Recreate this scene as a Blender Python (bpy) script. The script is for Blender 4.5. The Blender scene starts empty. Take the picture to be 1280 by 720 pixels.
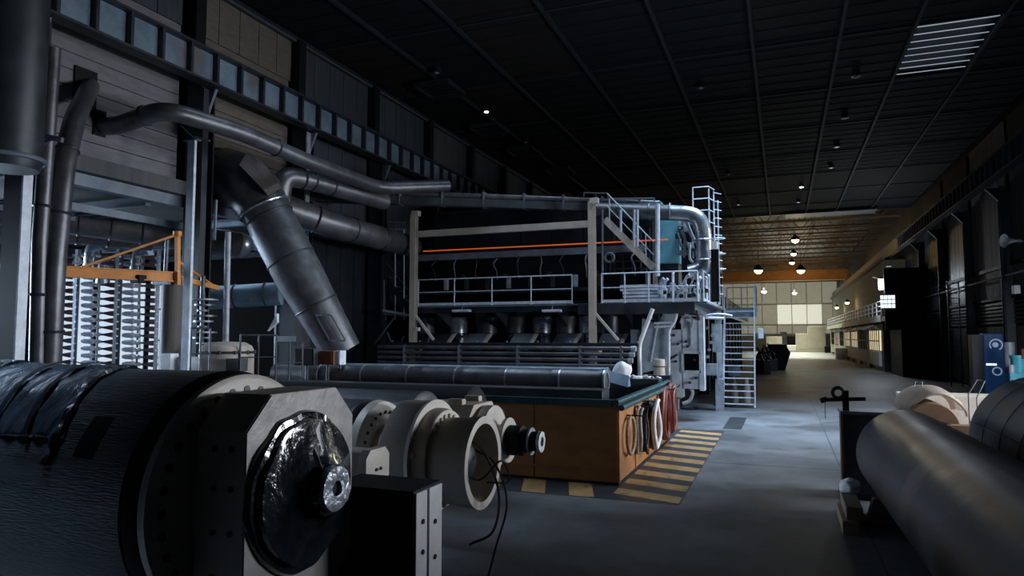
import bpy, bmesh, math, random
from mathutils import Vector, Matrix
random.seed(7)
R = math.radians
C = bpy.context.scene.collection
sc = bpy.context.scene

# ------------------------------------------------------------------ camera, sky, big lights, exposure
F = 870.0; PITCH = R(3.95); YAW = R(21.2); EYE = Vector((0, 0, 3.1))
cam_d = bpy.data.cameras.new('camera'); cam = bpy.data.objects.new('camera', cam_d); C.objects.link(cam)
cam.location = EYE; cam.rotation_euler = (math.pi / 2 + PITCH, 0, YAW)
cam_d.sensor_width = 36.0; cam_d.lens = F / 1280 * 36.0; cam_d.clip_end = 600; cam_d.clip_start = 0.05
sc.camera = cam
vs = sc.view_settings
sc.display_settings.display_device = 'sRGB'
vs.view_transform = 'Standard'; vs.look = 'None'; vs.gamma = 1; vs.use_curve_mapping = False
vs.exposure = -0.18

w = bpy.data.worlds.new('overcast_sky'); sc.world = w; w.use_nodes = True
nt = w.node_tree; bg = nt.nodes['Background']
bg.inputs[0].default_value = (0.62, 0.80, 1.0, 1); bg.inputs[1].default_value = 1.2

def area(name, loc, target, sx, sy, power, col, spread=180):
    d = bpy.data.lights.new(name, 'AREA'); d.shape = 'RECTANGLE'; d.size = sx; d.size_y = sy
    d.energy = power; d.color = col; d.spread = R(spread)
    o = bpy.data.objects.new(name, d); C.objects.link(o); o.location = loc
    o.rotation_euler = (Vector(target) - Vector(loc)).to_track_quat('-Z', 'Y').to_euler()
    return o
COOL = (0.60, 0.78, 1.0); PALE = (0.86, 0.92, 1.0); WARM = (1.0, 0.62, 0.25)
# light from the right: an added low key, then the wall's tall windows
area('low_right_key', (10.3, 16.4, 3.6), (-4.0, 13.5, 2.2), 4.8, 1.9, 1350, PALE, 150)  # unseen key added low, so the banded roll shades the plain grey one
area('daylight_right_windows', (9.0, 26.0, 7.6), (-8, 18, 2.0), 9, 4.5, 460, PALE, 62)
area('daylight_roof_light_near', (-9.6, 5.4, 14.2), (-9.4, 5.4, 0), 5, 2.0, 1050, COOL, 42)
# daylight entering by the roof lights above the near bays
area('daylight_roof_lights', (-8.0, 20.0, 14.2), (-9.0, 20.5, 0), 12, 3.0, 340, COOL, 90)
area('daylight_roof_lights_aisle', (0.5, 27.0, 14.2), (0.0, 27.0, 0), 5, 6.0, 1150, COOL, 75)
# daylight in the side bay on the left, through its outer windows
area('daylight_side_bay', (-30.6, 15.0, 4.2), (-17, 15.0, 2.5), 12, 4.5, 1300, COOL, 70)
area('bay_duct_fill', (-19.0, 20.0, 7.1), (-19.0, 20.0, 0), 3, 4, 70, COOL, 150)  # downward fill added to brighten the blue-grey duct in the bay
area('pump_fill', (10.5, 34.0, 2.6), (8.5, 39.5, 1.8), 2.0, 2.4, 170, PALE, 150)  # unseen fill added to brighten the cyan pump and the loudspeaker
# warm lamps of the far bays
area('far_bay_lamps', (1.5, 128, 11.4), (1.5, 128, 0), 10, 44, 9500, (1.0, 0.94, 0.70), 70)
area('far_end_window_light', (2.0, 153.5, 7.6), (2, 110, 0), 9, 4, 500, (0.95, 0.95, 0.78), 120)

# ------------------------------------------------------------------ materials (procedural only)
MATS = {}
def mat(name, col, rough=0.5, metal=0.0, var=0.25, scale=2.5, bump=0.15, bscale=30.0, stretch=(1, 1, 1), coat=0.0, spots=None, emit=None):
    m = bpy.data.materials.new(name); m.use_nodes = True
    t = m.node_tree; b = t.nodes['Principled BSDF']; N = t.nodes.new; L = t.links.new
    tc = N('ShaderNodeTexCoord'); mp = N('ShaderNodeMapping'); mp.inputs['Scale'].default_value = stretch
    geo = N('ShaderNodeNewGeometry')
    L(geo.outputs['Position'], mp.inputs['Vector'])
    n1 = N('ShaderNodeTexNoise'); n1.inputs['Scale'].default_value = scale; n1.inputs['Detail'].default_value = 6
    n1.inputs['Roughness'].default_value = 0.65
    L(mp.outputs[0], n1.inputs['Vector'])
    cr = N('ShaderNodeValToRGB'); cr.color_ramp.elements[0].position = 0.32; cr.color_ramp.elements[1].position = 0.68
    lo = [max(0, c * (1 - var)) for c in col]; hi = [min(1, c * (1 + var)) for c in col]
    cr.color_ramp.elements[0].color = (*lo, 1); cr.color_ramp.elements[1].color = (*hi, 1)
    L(n1.outputs['Fac'], cr.inputs['Fac'])
    out = cr.outputs[0]
    if spots:
        n3 = N('ShaderNodeTexNoise'); n3.inputs['Scale'].default_value = spots[1]; n3.inputs['Detail'].default_value = 8
        L(geo.outputs['Position'], n3.inputs['Vector'])
        c3 = N('ShaderNodeValToRGB'); c3.color_ramp.elements[0].position = spots[2]; c3.color_ramp.elements[1].position = spots[2] + 0.08
        L(n3.outputs['Fac'], c3.inputs['Fac'])
        mx = N('ShaderNodeMix'); mx.data_type = 'RGBA'
        L(c3.outputs[0], mx.inputs[0]); L(out, mx.inputs[6]); mx.inputs[7].default_value = (*spots[0], 1)
        out = mx.outputs[2]
    L(out, b.inputs['Base Color'])
    n2 = N('ShaderNodeTexNoise'); n2.inputs['Scale'].default_value = bscale; n2.inputs['Detail'].default_value = 4
    L(mp.outputs[0], n2.inputs['Vector'])
    mr = N('ShaderNodeMapRange'); mr.inputs[3].default_value = max(0.03, rough - 0.12); mr.inputs[4].default_value = min(1, rough + 0.14)
    L(n1.outputs['Fac'], mr.inputs[0]); L(mr.outputs[0], b.inputs['Roughness'])
    b.inputs['Metallic'].default_value = metal
    b.inputs['Coat Weight'].default_value = coat
    if bump > 0:
        bp = N('ShaderNodeBump'); bp.inputs['Strength'].default_value = bump; bp.inputs['Distance'].default_value = 0.02
        L(n2.outputs['Fac'], bp.inputs['Height']); L(bp.outputs[0], b.inputs['Normal'])
    if emit:
        b.inputs['Emission Color'].default_value = (*emit[0], 1); b.inputs['Emission Strength'].default_value = emit[1]
    MATS[name] = m
    return m
M = {}
M['concrete'] = mat('concrete', (0.13, 0.145, 0.16), 0.55, 0, 0.45, 0.6, 0.2, 14, spots=((0.055, 0.06, 0.068), 0.30, 0.55))
M['ceil'] = mat('ceiling_sheet', (0.010, 0.0125, 0.0145), 0.8, 0, 0.3, 0.4, 0.5, 3, (1, 12, 1))
M['ceil_warm'] = mat('ceiling_sheet_brown', (0.019, 0.0165, 0.016), 0.8, 0, 0.3, 0.4, 0.5, 3, (1, 12, 1))
M['ceil_bar'] = mat('ceiling_bar', (0.018, 0.023, 0.027), 0.7, 0.1)
M['roof_glass'] = mat('roof_light_glazing', (0.5, 0.55, 0.6), 0.4, 0, 0.1, 3, 0, emit=((0.7, 0.85, 1.0), 0.35))
M['plank'] = mat('wall_plank_grey', (0.20, 0.20, 0.215), 0.75, 0, 0.18, 2, 0.4, 25, (1, 1, 4))
M['plank_tan'] = mat('wall_plank_tan', (0.17, 0.15, 0.125), 0.75, 0, 0.2, 2, 0.4, 25, (1, 1, 4))
M['panel_dark'] = mat('wall_sheet_slate', (0.055, 0.068, 0.085), 0.7, 0, 0.3, 1, 0.4, 10, (1, 5, 0.4))
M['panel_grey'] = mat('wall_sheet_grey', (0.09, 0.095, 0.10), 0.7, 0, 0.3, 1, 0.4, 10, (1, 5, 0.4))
M['panel_lit'] = mat('wall_sheet_brown_lit', (0.38, 0.32, 0.30), 0.7, 0, 0.35, 1, 0.5, 10, (1, 4, 0.3))  # paler copy of the brown sheet, standing for the bay in light
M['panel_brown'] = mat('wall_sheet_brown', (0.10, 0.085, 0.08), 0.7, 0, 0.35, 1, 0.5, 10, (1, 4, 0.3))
M['steel_dark'] = mat('dark_painted_steel', (0.035, 0.042, 0.05), 0.45, 0.3, 0.3, 2, 0.1)
M['steel_blue'] = mat('blue_grey_paint', (0.16, 0.20, 0.25), 0.45, 0.1, 0.25, 2, 0.1)
M['girder_web'] = mat('girder_web_blue_lit', (0.17, 0.24, 0.31), 0.6, 0.1, 0.4, 0.8, 0.15, 9, spots=((0.16, 0.15, 0.15), 0.5, 0.58))  # pale blue puts the reflected blue light into the web colour
M['black'] = mat('plain_black', (0.010, 0.011, 0.013), 0.6, 0.1, 0.3, 2, 0.1)  # plain near-black colour for dark parts and backings
M['duct'] = mat('lagged_duct', (0.13, 0.135, 0.145), 0.40, 0.65, 0.35, 1.5, 0.25, 8)
M['duct_bright'] = mat('bright_duct', (0.42, 0.47, 0.52), 0.28, 0.8, 0.25, 2.0, 0.15, 12)
M['duct_blue'] = mat('blue_steel_duct', (0.26, 0.36, 0.46), 0.38, 0.5, 0.3, 1.5, 0.2, 8)
M['cream'] = mat('cream_paint', (0.52, 0.46, 0.39), 0.5, 0, 0.12, 2.5, 0.12, 40, spots=((0.30, 0.26, 0.21), 2.2, 0.68))
M['cream_face'] = mat('cream_machined', (0.66, 0.61, 0.55), 0.42, 0.1, 0.10, 3, 0.12, 60)
M['grey_cover'] = mat('film_wrapped_cream', (0.50, 0.47, 0.455), 0.35, 0, 0.25, 3, 0.5, 5, coat=0.4)
M['rubber'] = mat('dark_rubber', (0.035, 0.040, 0.047), 0.38, 0, 0.35, 2, 0.35, 20, (6, 1, 1))
M['ribbed'] = mat('grooved_rubber', (0.05, 0.056, 0.066), 0.33, 0.2, 0.4, 3, 0.8, 24, (0.4, 1, 4))
M['film'] = mat('black_stretch_film', (0.055, 0.075, 0.10), 0.20, 0, 0.5, 2, 0.8, 10, (5, 1, 1), coat=0.6)
M['film_silver'] = mat('silvery_stretch_film', (0.42, 0.47, 0.53), 0.18, 0.3, 0.5, 9, 1.0, 18, coat=0.8)
M['film_black'] = mat('glossy_black_film', (0.012, 0.016, 0.022), 0.16, 0, 0.5, 5, 0.9, 8, coat=0.8)
M['tape'] = mat('black_tape', (0.008, 0.009, 0.011), 0.35, 0, 0.3, 5, 0.3)
M['orange'] = mat('orange_board', (0.30, 0.12, 0.028), 0.6, 0, 0.22, 1.6, 0.2, 20, (1, 1, 3))
M['bridge_orange'] = mat('crane_bridge_orange', (0.42, 0.19, 0.05), 0.6, 0, 0.2, 1, 0)
M['orange_crane'] = mat('orange_crane_paint', (0.62, 0.24, 0.04), 0.45, 0.1, 0.15, 3, 0.1)
M['orange_dark'] = mat('far_truss_glow_brown', (0.26, 0.15, 0.06), 0.6, 0.0, 0.2, 1, 0.1)  # brown pushed towards orange to carry the golden glow of the lamps
M['teal_dark'] = mat('dark_teal_paint', (0.018, 0.07, 0.085), 0.35, 0.1, 0.3, 3, 0.1)
M['teal'] = mat('teal_cabinet', (0.16, 0.44, 0.52), 0.5, 0, 0.25, 2, 0.1)
M['hazard_yellow'] = mat('hazard_yellow', (0.42, 0.27, 0.11), 0.55, 0, 0.25, 3, 0.1, spots=((0.16, 0.13, 0.09), 3.5, 0.60))
M['hazard_black'] = mat('hazard_black', (0.030, 0.036, 0.045), 0.5, 0, 0.35, 3, 0.1, spots=((0.08, 0.085, 0.09), 3.5, 0.64))
M['galv'] = mat('galvanised_steel', (0.60, 0.68, 0.78), 0.45, 0.15, 0.2, 6, 0.1)
M['galv_dark'] = mat('dull_galvanised', (0.16, 0.185, 0.215), 0.45, 0.4, 0.3, 5, 0.1)
M['machine_grey'] = mat('machine_grey_paint', (0.33, 0.38, 0.44), 0.45, 0.1, 0.3, 3, 0.15)
M['machine_pale'] = mat('machine_pale_paint', (0.60, 0.66, 0.74), 0.45, 0.1, 0.25, 3, 0.15)
M['hood'] = mat('hood_panel', (0.030, 0.036, 0.045), 0.45, 0.3, 0.35, 1, 0.15)
M['roll_grey'] = mat('grey_roll_cover', (0.040, 0.040, 0.047), 0.45, 0.0, 0.4, 1.3, 0.12, 7, spots=((0.13, 0.10, 0.10), 0.9, 0.60))
M['roll_dark'] = mat('dark_banded_roll', (0.045, 0.05, 0.058), 0.45, 0.0, 0.3, 2, 0.15, 10)
M['brown'] = mat('brown_board', (0.22, 0.12, 0.06), 0.65, 0, 0.2, 3, 0.2)
M['paper'] = mat('beige_paper_wrap', (0.56, 0.48, 0.40), 0.7, 0, 0.12, 4, 0.7, 7)
M['wood'] = mat('rough_timber', (0.27, 0.21, 0.15), 0.75, 0, 0.3, 4, 0.3, 20, (1, 6, 6))
M['white'] = mat('white_paint', (0.74, 0.76, 0.78), 0.5, 0, 0.1, 5, 0.05)
M['white_rag'] = mat('white_plastic_sheet', (0.75, 0.78, 0.82), 0.45, 0, 0.12, 6, 0.9, 10)
M['hose_red'] = mat('red_brown_hose', (0.16, 0.03, 0.018), 0.45, 0, 0.2, 5, 0.1)
M['hose_black'] = mat('black_hose', (0.012, 0.012, 0.014), 0.35, 0, 0.2, 5, 0.1)
M['hose_grey'] = mat('grey_hose', (0.34, 0.33, 0.32), 0.5, 0, 0.3, 8, 0.3)
M['cone_white'] = mat('pale_plastic_cone', (0.62, 0.66, 0.72), 0.4, 0, 0.15, 5, 0)
M['cone_brown'] = mat('brown_cone_tip', (0.16, 0.10, 0.10), 0.4, 0, 0.2, 5, 0)
M['blue_box'] = mat('blue_vending_panel', (0.02, 0.06, 0.17), 0.35, 0, 0.2, 3, 0, emit=((0.03, 0.13, 0.40), 0.12))  # faint emission added over the whole body to brighten the blue
M['emblem'] = mat('glowing_emblem', (0.5, 0.6, 0.75), 0.4, 0, 0.2, 5, 0, emit=((0.5, 0.65, 0.9), 0.35))  # emission added so the pale emblem stands out
M['cyan'] = mat('cyan_machine_paint', (0.10, 0.55, 0.72), 0.4, 0, 0.2, 3, 0.1)
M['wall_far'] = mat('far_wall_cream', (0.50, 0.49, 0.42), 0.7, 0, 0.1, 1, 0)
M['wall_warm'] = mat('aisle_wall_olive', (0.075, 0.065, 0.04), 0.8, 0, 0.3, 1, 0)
M['lit_window'] = mat('lit_window', (0.8, 0.85, 0.9), 0.3, 0, 0.15, 3, 0, emit=((0.72, 0.85, 1.0), 1.6))
M['lit_shop'] = mat('lit_shop_window', (0.6, 0.55, 0.4), 0.3, 0, 0.5, 3, 0, emit=((1.0, 0.84, 0.52), 0.9))
M['daylight_pane'] = mat('daylit_milky_pane', (0.8, 0.9, 1.0), 0.3, 0, 0.1, 3, 0, emit=((0.70, 0.84, 1.0), 0.95))
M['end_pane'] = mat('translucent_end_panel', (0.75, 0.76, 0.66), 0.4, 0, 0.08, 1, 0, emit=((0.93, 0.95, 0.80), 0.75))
M['end_panel_dim'] = mat('cream_end_panel_glow', (0.46, 0.44, 0.36), 0.4, 0, 0.1, 1, 0, emit=((0.85, 0.82, 0.62), 0.22))  # weak emission added to lift these panels; they are no light source
M['lamp_warm'] = mat('warm_lamp_glass', (1, 0.9, 0.7), 0.3, 0, 0, 1, 0, emit=((1.0, 0.72, 0.32), 14))
M['lamp_cool'] = mat('cool_lamp_glass', (1, 1, 1), 0.3, 0, 0, 1, 0, emit=((0.85, 0.93, 1.0), 16))
M['lamp_dim'] = mat('dim_lamp_glass', (0.8, 0.9, 1), 0.3, 0, 0, 1, 0, emit=((0.85, 0.9, 1.0), 0.35))
M['lamp_off'] = mat('unlit_lamp_glass', (0.3, 0.34, 0.38), 0.3, 0, 0, 1, 0)
M['orange_glow'] = mat('glowing_orange_strip', (0.5, 0.1, 0.02), 0.4, 0, 0.1, 3, 0, emit=((1.0, 0.16, 0.03), 0.45))  # faint emission added to keep the orange line bright; not a heater
M['rust'] = mat('rusty_red_steel', (0.20, 0.075, 0.04), 0.7, 0.1, 0.4, 4, 0.2)

for k_ in ('black', 'hood', 'ceil', 'ceil_warm', 'tape'):
    MATS[M[k_].name].node_tree.nodes['Principled BSDF'].inputs['Specular IOR Level'].default_value = 0.2

# ------------------------------------------------------------------ pixel rays (1280x720 frame) to real points
_q = cam.rotation_euler.to_quaternion()
def ray(px, py): return _q @ Vector(((px - 640) / F, -(py - 360) / F, -1.0))
def atD(px, py, d): return EYE + ray(px, py) * d
def atY(px, py, Y): r = ray(px, py); return EYE + r * (Y / r.y)
def atX(px, py, X): r = ray(px, py); return EYE + r * (X / r.x)
def atZ(px, py, z=0.0): r = ray(px, py); return EYE + r * ((z - EYE.z) / r.z)

# ------------------------------------------------------------------ geometry helpers
class B:
    def __init__(s): s.bm = bmesh.new()
    def box(s, c, d, rz=0, rot=None):
        m = Matrix.Translation(c) @ (rot if rot else Matrix.Rotation(rz, 4, 'Z')) @ Matrix.Diagonal((*d, 1))
        bmesh.ops.create_cube(s.bm, size=1, matrix=m); return s
    def bb(s, x0, x1, y0, y1, z0, z1):
        return s.box(((x0 + x1) / 2, (y0 + y1) / 2, (z0 + z1) / 2), (abs(x1 - x0), abs(y1 - y0), abs(z1 - z0)))
    def bevbox(s, c, d, bev=0.02, rz=0):
        r = bmesh.ops.create_cube(s.bm, size=1, matrix=Matrix.Translation(c) @ Matrix.Rotation(rz, 4, 'Z') @ Matrix.Diagonal((*d, 1)))
        es = list({e for v in r['verts'] for e in v.link_edges})
        bmesh.ops.bevel(s.bm, geom=es, offset=bev, segments=2, affect='EDGES', profile=0.6); return s
    def lathe(s, prof, p0, ax, n=24, closed=False, a0=0, a1=2 * math.pi):
        """prof: list of (t along axis, radius)"""
        p0 = Vector(p0); ax = Vector(ax).normalized()
        up = Vector((0, 0, 1)) if abs(ax.z) < 0.9 else Vector((0, 1, 0))
        u = (up - ax * up.dot(ax)).normalized(); v = ax.cross(u)
        full = abs(a1 - a0 - 2 * math.pi) < 1e-6
        rings = []
        for t, r in prof:
            if r < 1e-6 and full: rings.append([s.bm.verts.new(p0 + ax * t)]); continue
            k = n if full else n + 1
            rings.append([s.bm.verts.new(p0 + ax * t + (u * math.cos(a0 + (a1 - a0) * i / n) + v * math.sin(a0 + (a1 - a0) * i / n)) * r) for i in range(k)])
        pairs = list(zip(rings, rings[1:]))
        if closed: pairs.append((rings[-1], rings[0]))
        for A, Bq in pairs:
            m = max(len(A), len(Bq))
            if len(A) == 1 and len(Bq) == 1: continue
            for i in range(m if full else m - 1):
                j = (i + 1) % m
                if len(A) == 1: f = [A[0], Bq[j], Bq[i]]
                elif len(Bq) == 1: f = [A[i], A[j], Bq[0]]
                else: f = [A[i], A[j], Bq[j], Bq[i]]
                try: s.bm.faces.new(f)
                except ValueError: pass
        return s
    def cyl(s, p0, p1, r, r1=None, n=16):
        p0 = Vector(p0); p1 = Vector(p1); r1 = r if r1 is None else r1; L = (p1 - p0).length
        return s.lathe([(0, 0), (0, r), (L, r1), (L, 0)], p0, p1 - p0, n)
    def pipe(s, pts, r, n=10, caps=True):
        pts = [Vector(p) for p in pts]; rs = r if isinstance(r, (list, tuple)) else [r] * len(pts)
        T = []
        for i in range(len(pts)):
            a = pts[max(0, i - 1)]; b = pts[min(len(pts) - 1, i + 1)]; T.append((b - a).normalized())
        up = Vector((0, 0, 1)) if abs(T[0].z) < 0.9 else Vector((0, 1, 0))
        u = (up - T[0] * up.dot(T[0])).normalized(); rings = []
        for p, t, rr in zip(pts, T, rs):
            u = (u - t * u.dot(t)).normalized(); v = t.cross(u)
            rings.append([s.bm.verts.new(p + (u * math.cos(2 * math.pi * i / n) + v * math.sin(2 * math.pi * i / n)) * rr) for i in range(n)])
        for A, Bq in zip(rings, rings[1:]):
            for i in range(n): s.bm.faces.new([A[i], A[(i + 1) % n], Bq[(i + 1) % n], Bq[i]])
        if caps: s.bm.faces.new(rings[0][::-1]); s.bm.faces.new(rings[-1])
        return s
    def bar(s, p0, p1, w, h=None):
        """rectangular bar between two points"""
        p0 = Vector(p0); p1 = Vector(p1); h = w if h is None else h
        d = p1 - p0; L = d.length; z = d.normalized()
        up = Vector((0, 0, 1)) if abs(z.z) < 0.95 else Vector((0, 1, 0))
        x = up.cross(z).normalized(); y = z.cross(x)
        rot = Matrix((x, y, z)).transposed().to_4x4()
        return s.box((p0 + p1) / 2, (w, h, L), rot=rot)
    def prism(s, poly, ext):
        ext = Vector(ext); a = [s.bm.verts.new(Vector(p)) for p in poly]; b = [s.bm.verts.new(Vector(p) + ext) for p in poly]
        s.bm.faces.new(a[::-1]); s.bm.faces.new(b); n = len(a)
        for i in range(n): s.bm.faces.new([a[i], a[(i + 1) % n], b[(i + 1) % n], b[i]])
        return s
    def torus(s, c, ax, R0, r, n=32, k=8):
        prof = [(r * math.sin(2 * math.pi * i / k), R0 + r * math.cos(2 * math.pi * i / k)) for i in range(k)]
        return s.lathe(prof, c, ax, n, closed=True)
    def hbeam(s, p0, p1, w, h, t=0.03, side=None):
        """I section between two points; flanges across 'side'"""
        p0 = Vector(p0); p1 = Vector(p1); d = p1 - p0; z = d.normalized()
        up = Vector(side) if side else (Vector((0, 0, 1)) if abs(z.z) < 0.95 else Vector((0, 1, 0)))
        y = (up - z * up.dot(z)).normalized(); x = y.cross(z)
        rot = Matrix((x, y, z)).transposed().to_4x4(); m = (p0 + p1) / 2; L = d.length
        s.box(m, (t * 0.7, h - t, L), rot=rot)
        for k in (-1, 1): s.box(m + y * k * (h - t) / 2, (w, t, L), rot=rot)
        return s
    def sag(s, p0, p1, drop, r, n=12, k=6):
        p0 = Vector(p0); p1 = Vector(p1)
        return s.pipe([p0.lerp(p1, i / n) - Vector((0, 0, drop * 4 * (i / n) * (1 - i / n))) for i in range(n + 1)], r, k)
    def put(s, name, m, parent=None, smooth=True, angle=0.6, kind=None, ground=False, bev=0):
        bmesh.ops.recalc_face_normals(s.bm, faces=s.bm.faces)
        me = bpy.data.meshes.new(name)
        if parent is not None:
            o0 = Vector((0, 0, 0)); p = parent
            while p is not None: o0 += p.location; p = p.parent
        else:
            vv = [v.co for v in s.bm.verts]
            o0 = Vector(((min(v.x for v in vv) + max(v.x for v in vv)) / 2, (min(v.y for v in vv) + max(v.y for v in vv)) / 2, min(v.z for v in vv)))
        for v in s.bm.verts: v.co -= o0
        if smooth:
            for f in s.bm.faces: f.smooth = True
            for e in s.bm.edges:
                if len(e.link_faces) == 2 and e.calc_face_angle(0) > angle: e.smooth = False
        s.bm.to_mesh(me); s.bm.free()
        me.materials.append(M[m] if isinstance(m, str) else m)
        o = bpy.data.objects.new(name, me); C.objects.link(o)
        if parent is not None: o.parent = parent
        else: o.location = o0
        if kind: o['kind'] = kind
        return o
def curve_pts(pts, n=6):
    """Catmull-Rom through the points"""
    P = [Vector(p) for p in pts]; P = [P[0] * 2 - P[1]] + P + [P[-1] * 2 - P[-2]]; out = []
    for i in range(1, len(P) - 2):
        for k in range(n):
            t = k / n; a, b, c, d = P[i - 1:i + 3]
            out.append(0.5 * (2 * b + (c - a) * t + (2 * a - 5 * b + 4 * c - d) * t * t + (3 * b - a - 3 * c + d) * t ** 3))
    return out + [P[-2]]
def bend(pts, r, k=5):
    """polyline with rounded elbows of radius r"""
    P = [Vector(p) for p in pts]; out = [P[0]]
    for i in range(1, len(P) - 1):
        a = (P[i - 1] - P[i]); b = (P[i + 1] - P[i]); rr = min(r, a.length * 0.45, b.length * 0.45)
        A = P[i] + a.normalized() * rr; Bq = P[i] + b.normalized() * rr
        for j in range(k + 1):
            t = j / k; out.append(A * (1 - t) ** 2 + P[i] * 2 * t * (1 - t) + Bq * t * t)
    return out + [P[-1]]
def thing(name, label, cat, loc=(0, 0, 0), group=None):
    o = bpy.data.objects.new(name, None); C.objects.link(o); o.location = loc; o.empty_display_size = 0.2
    o['label'] = label; o['category'] = cat
    if group: o['group'] = group
    return o
def tag(o, label, cat, group=None):
    o['label'] = label; o['category'] = cat
    if group: o['group'] = group
    return o
def struct_root(name, loc=(0, 0, 0)):
    o = bpy.data.objects.new(name, None); C.objects.link(o); o.location = loc; o['kind'] = 'structure'; return o
def copy_tree(o, parent=None, top=True):
    c = o.copy(); C.objects.link(c); c.parent = parent
    for ch in list(o.children): copy_tree(ch, c)
    return c
def inst(mesh_obj, parent, loc, rz=0, name=None):
    """another piece sharing mesh data"""
    o = mesh_obj.copy(); C.objects.link(o); o.parent = parent; o.location = Vector(loc) - (parent.location if parent else Vector()); o.rotation_euler = (0, 0, rz)
    return o

# ================================================================== THE SETTING
XL, XR, ZC = -17.0, 10.8, 14.5
YN, YM, YE = -10.0, 70.0, 156.0
fl = struct_root('floor')
B().bb(-32, 14, YN, YE + 3, -0.3, 0).put('concrete_slab', 'concrete', fl, smooth=False)
# saw-cut joints of the aisle floor as recessed dark seams
for y in range(18, 70, 12): B().bb(-2.6, 9.0, y - 0.012, y + 0.012, -0.01, 0.002).put('floor_joint', 'hazard_black', fl, smooth=False)
for x in (1.2,): B().bb(x - 0.012, x + 0.012, 2, 70, -0.01, 0.002).put('floor_joint', 'hazard_black', fl, smooth=False)
B().bb(-1.95, -1.35, 24.6, 28.2, -0.01, 0.006).put('floor_grating', 'steel_dark', fl, smooth=False)
# hazard stripes round the orange crate: painted parallelograms, right-hand band and front band
HZ = 0.004
def quad(pts, name, m):
    b = B(); b.prism([(x, y, HZ - 0.004) for x, y in pts], (0, 0, 0.004)); return b.put(name, m, fl, smooth=False)
BX0, BX1, BY0, BY1, BZ = -12.7, -3.25, 14.5, 21.4, 1.62
quad([(BX1 - 0.1, 13.25), (-1.85, 13.25), (-1.85, 24.0), (BX1 - 0.1, 24.0)], 'hazard_ground', 'hazard_black')
quad([(-9.5, 13.25), (BX1 - 0.1, 13.25), (BX1 - 0.1, BY0), (-9.5, BY0)], 'hazard_ground', 'hazard_black')
HZ = 0.008
y = 13.0
while y < 23.4:
    a = max(13.27, y); 
    quad([(BX1 + 0.05, y + 0.75), (-1.87, y + 0.35), (-1.87, y + 0.87), (BX1 + 0.05, y + 1.27)], 'hazard_stripe', 'hazard_yellow'); y += 1.05
for k in range(7):
    x = -3.95 - k * 1.0
    quad([(x, 13.27), (x + 0.5, 13.27), (x + 0.12, BY0 - 0.02), (x - 0.38, BY0 - 0.02)], 'hazard_stripe', 'hazard_yellow')

# ceiling: sheets in a grid of bars up to the open truss bays
ce = struct_root('ceiling')
GX = [-17.0, -13.9, -10.9, -7.5, -4.0, -0.8, 2.3, 4.8, 7.6, 10.8]
GY = [-10, -7.5, -1.5, 4.5, 10.5, 16.5, 22.5, 28.5, 34.5, 40.5, 46.5, 52.5, 58.5, 64.5, 68.5]
B().bb(XL - 1, XR + 1, YN, YM + 1, ZC + 0.25, ZC + 0.4).put('roof_deck', 'black', ce, smooth=False)
for i in range(len(GX) - 1):
    for j in range(len(GY) - 1):
        x0, x1, y0, y1 = GX[i], GX[i + 1], GY[j], GY[j + 1]
        sk = (i == 7 and j == 7)
        if sk:
            for k in range(8):
                yy = y0 + 0.4 + k * 0.72
                B().box(((x0 + x1) / 2, yy, ZC + 0.06), (x1 - x0 - 0.2, 0.5, 0.03), rot=Matrix.Rotation(R(20), 4, 'X')).put('roof_light_louvre', 'roof_glass', ce, smooth=False)
            continue
        b = B(); b.bb(x0 + 0.07, x1 - 0.07, y0 + 0.08, y1 - 0.08, ZC, ZC + 0.06)
        if y0 < 50:
            for k in range(6): b.bb(x0 + 0.1, x1 - 0.1, y0 + 0.5 + k, y0 + 0.56 + k, ZC - 0.02, ZC)
        b.put('ceiling_panel', 'ceil_warm' if (i in (5, 6) and j < 8) or random.random() < 0.12 else 'ceil', ce, smooth=False)
for x in GX[1:-1]: B().hbeam((x, YN, ZC - 0.06), (x, YM, ZC - 0.06), 0.12, 0.2, 0.02).put('ceiling_bar', 'ceil_bar', ce, smooth=False)
for y in GY[1:]: B().bb(XL, XR, y - 0.05, y + 0.05, ZC - 0.05, ZC + 0.05).put('ceiling_bar', 'ceil_bar', ce, smooth=False)
B().bb(0.5, 8, YM - 2.4, YM - 0.2, ZC - 0.35, ZC - 0.32).put('translucent_strip', 'steel_blue', ce, smooth=False)
# far roof
B().bb(XL - 1, XR + 1, YM, YE + 1, 17.6, 17.8).put('far_roof_deck', 'steel_dark', ce, smooth=False)
B().bb(XL - 1, XR + 1, YM - 0.2, YM + 0.2, ZC, 17.8).put('roof_step', 'steel_dark', ce, smooth=False)
for k, y in enumerate(range(75, 155, 6)):
    t = B()
    t.bar((XL, y, 14.6), (XR, y, 14.6), 0.16).bar((XL, y, 16.6), (XR, y, 16.6), 0.18)
    n = 16
    for q in range(n):
        xa = XL + (XR - XL) * q / n; xb = XL + (XR - XL) * (q + 1) / n
        t.bar((xa, y, 14.6 if q % 2 else 16.6), (xb, y, 16.6 if q % 2 else 14.6), 0.07)
    t.put('roof_truss', 'orange_dark', ce, smooth=False)
for x in (-12, -8, -4, 0, 4, 8): B().bb(x - .06, x + .06, YM, YE, 16.75, 16.95).put('roof_purlin', 'orange_dark', ce, smooth=False)

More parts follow.
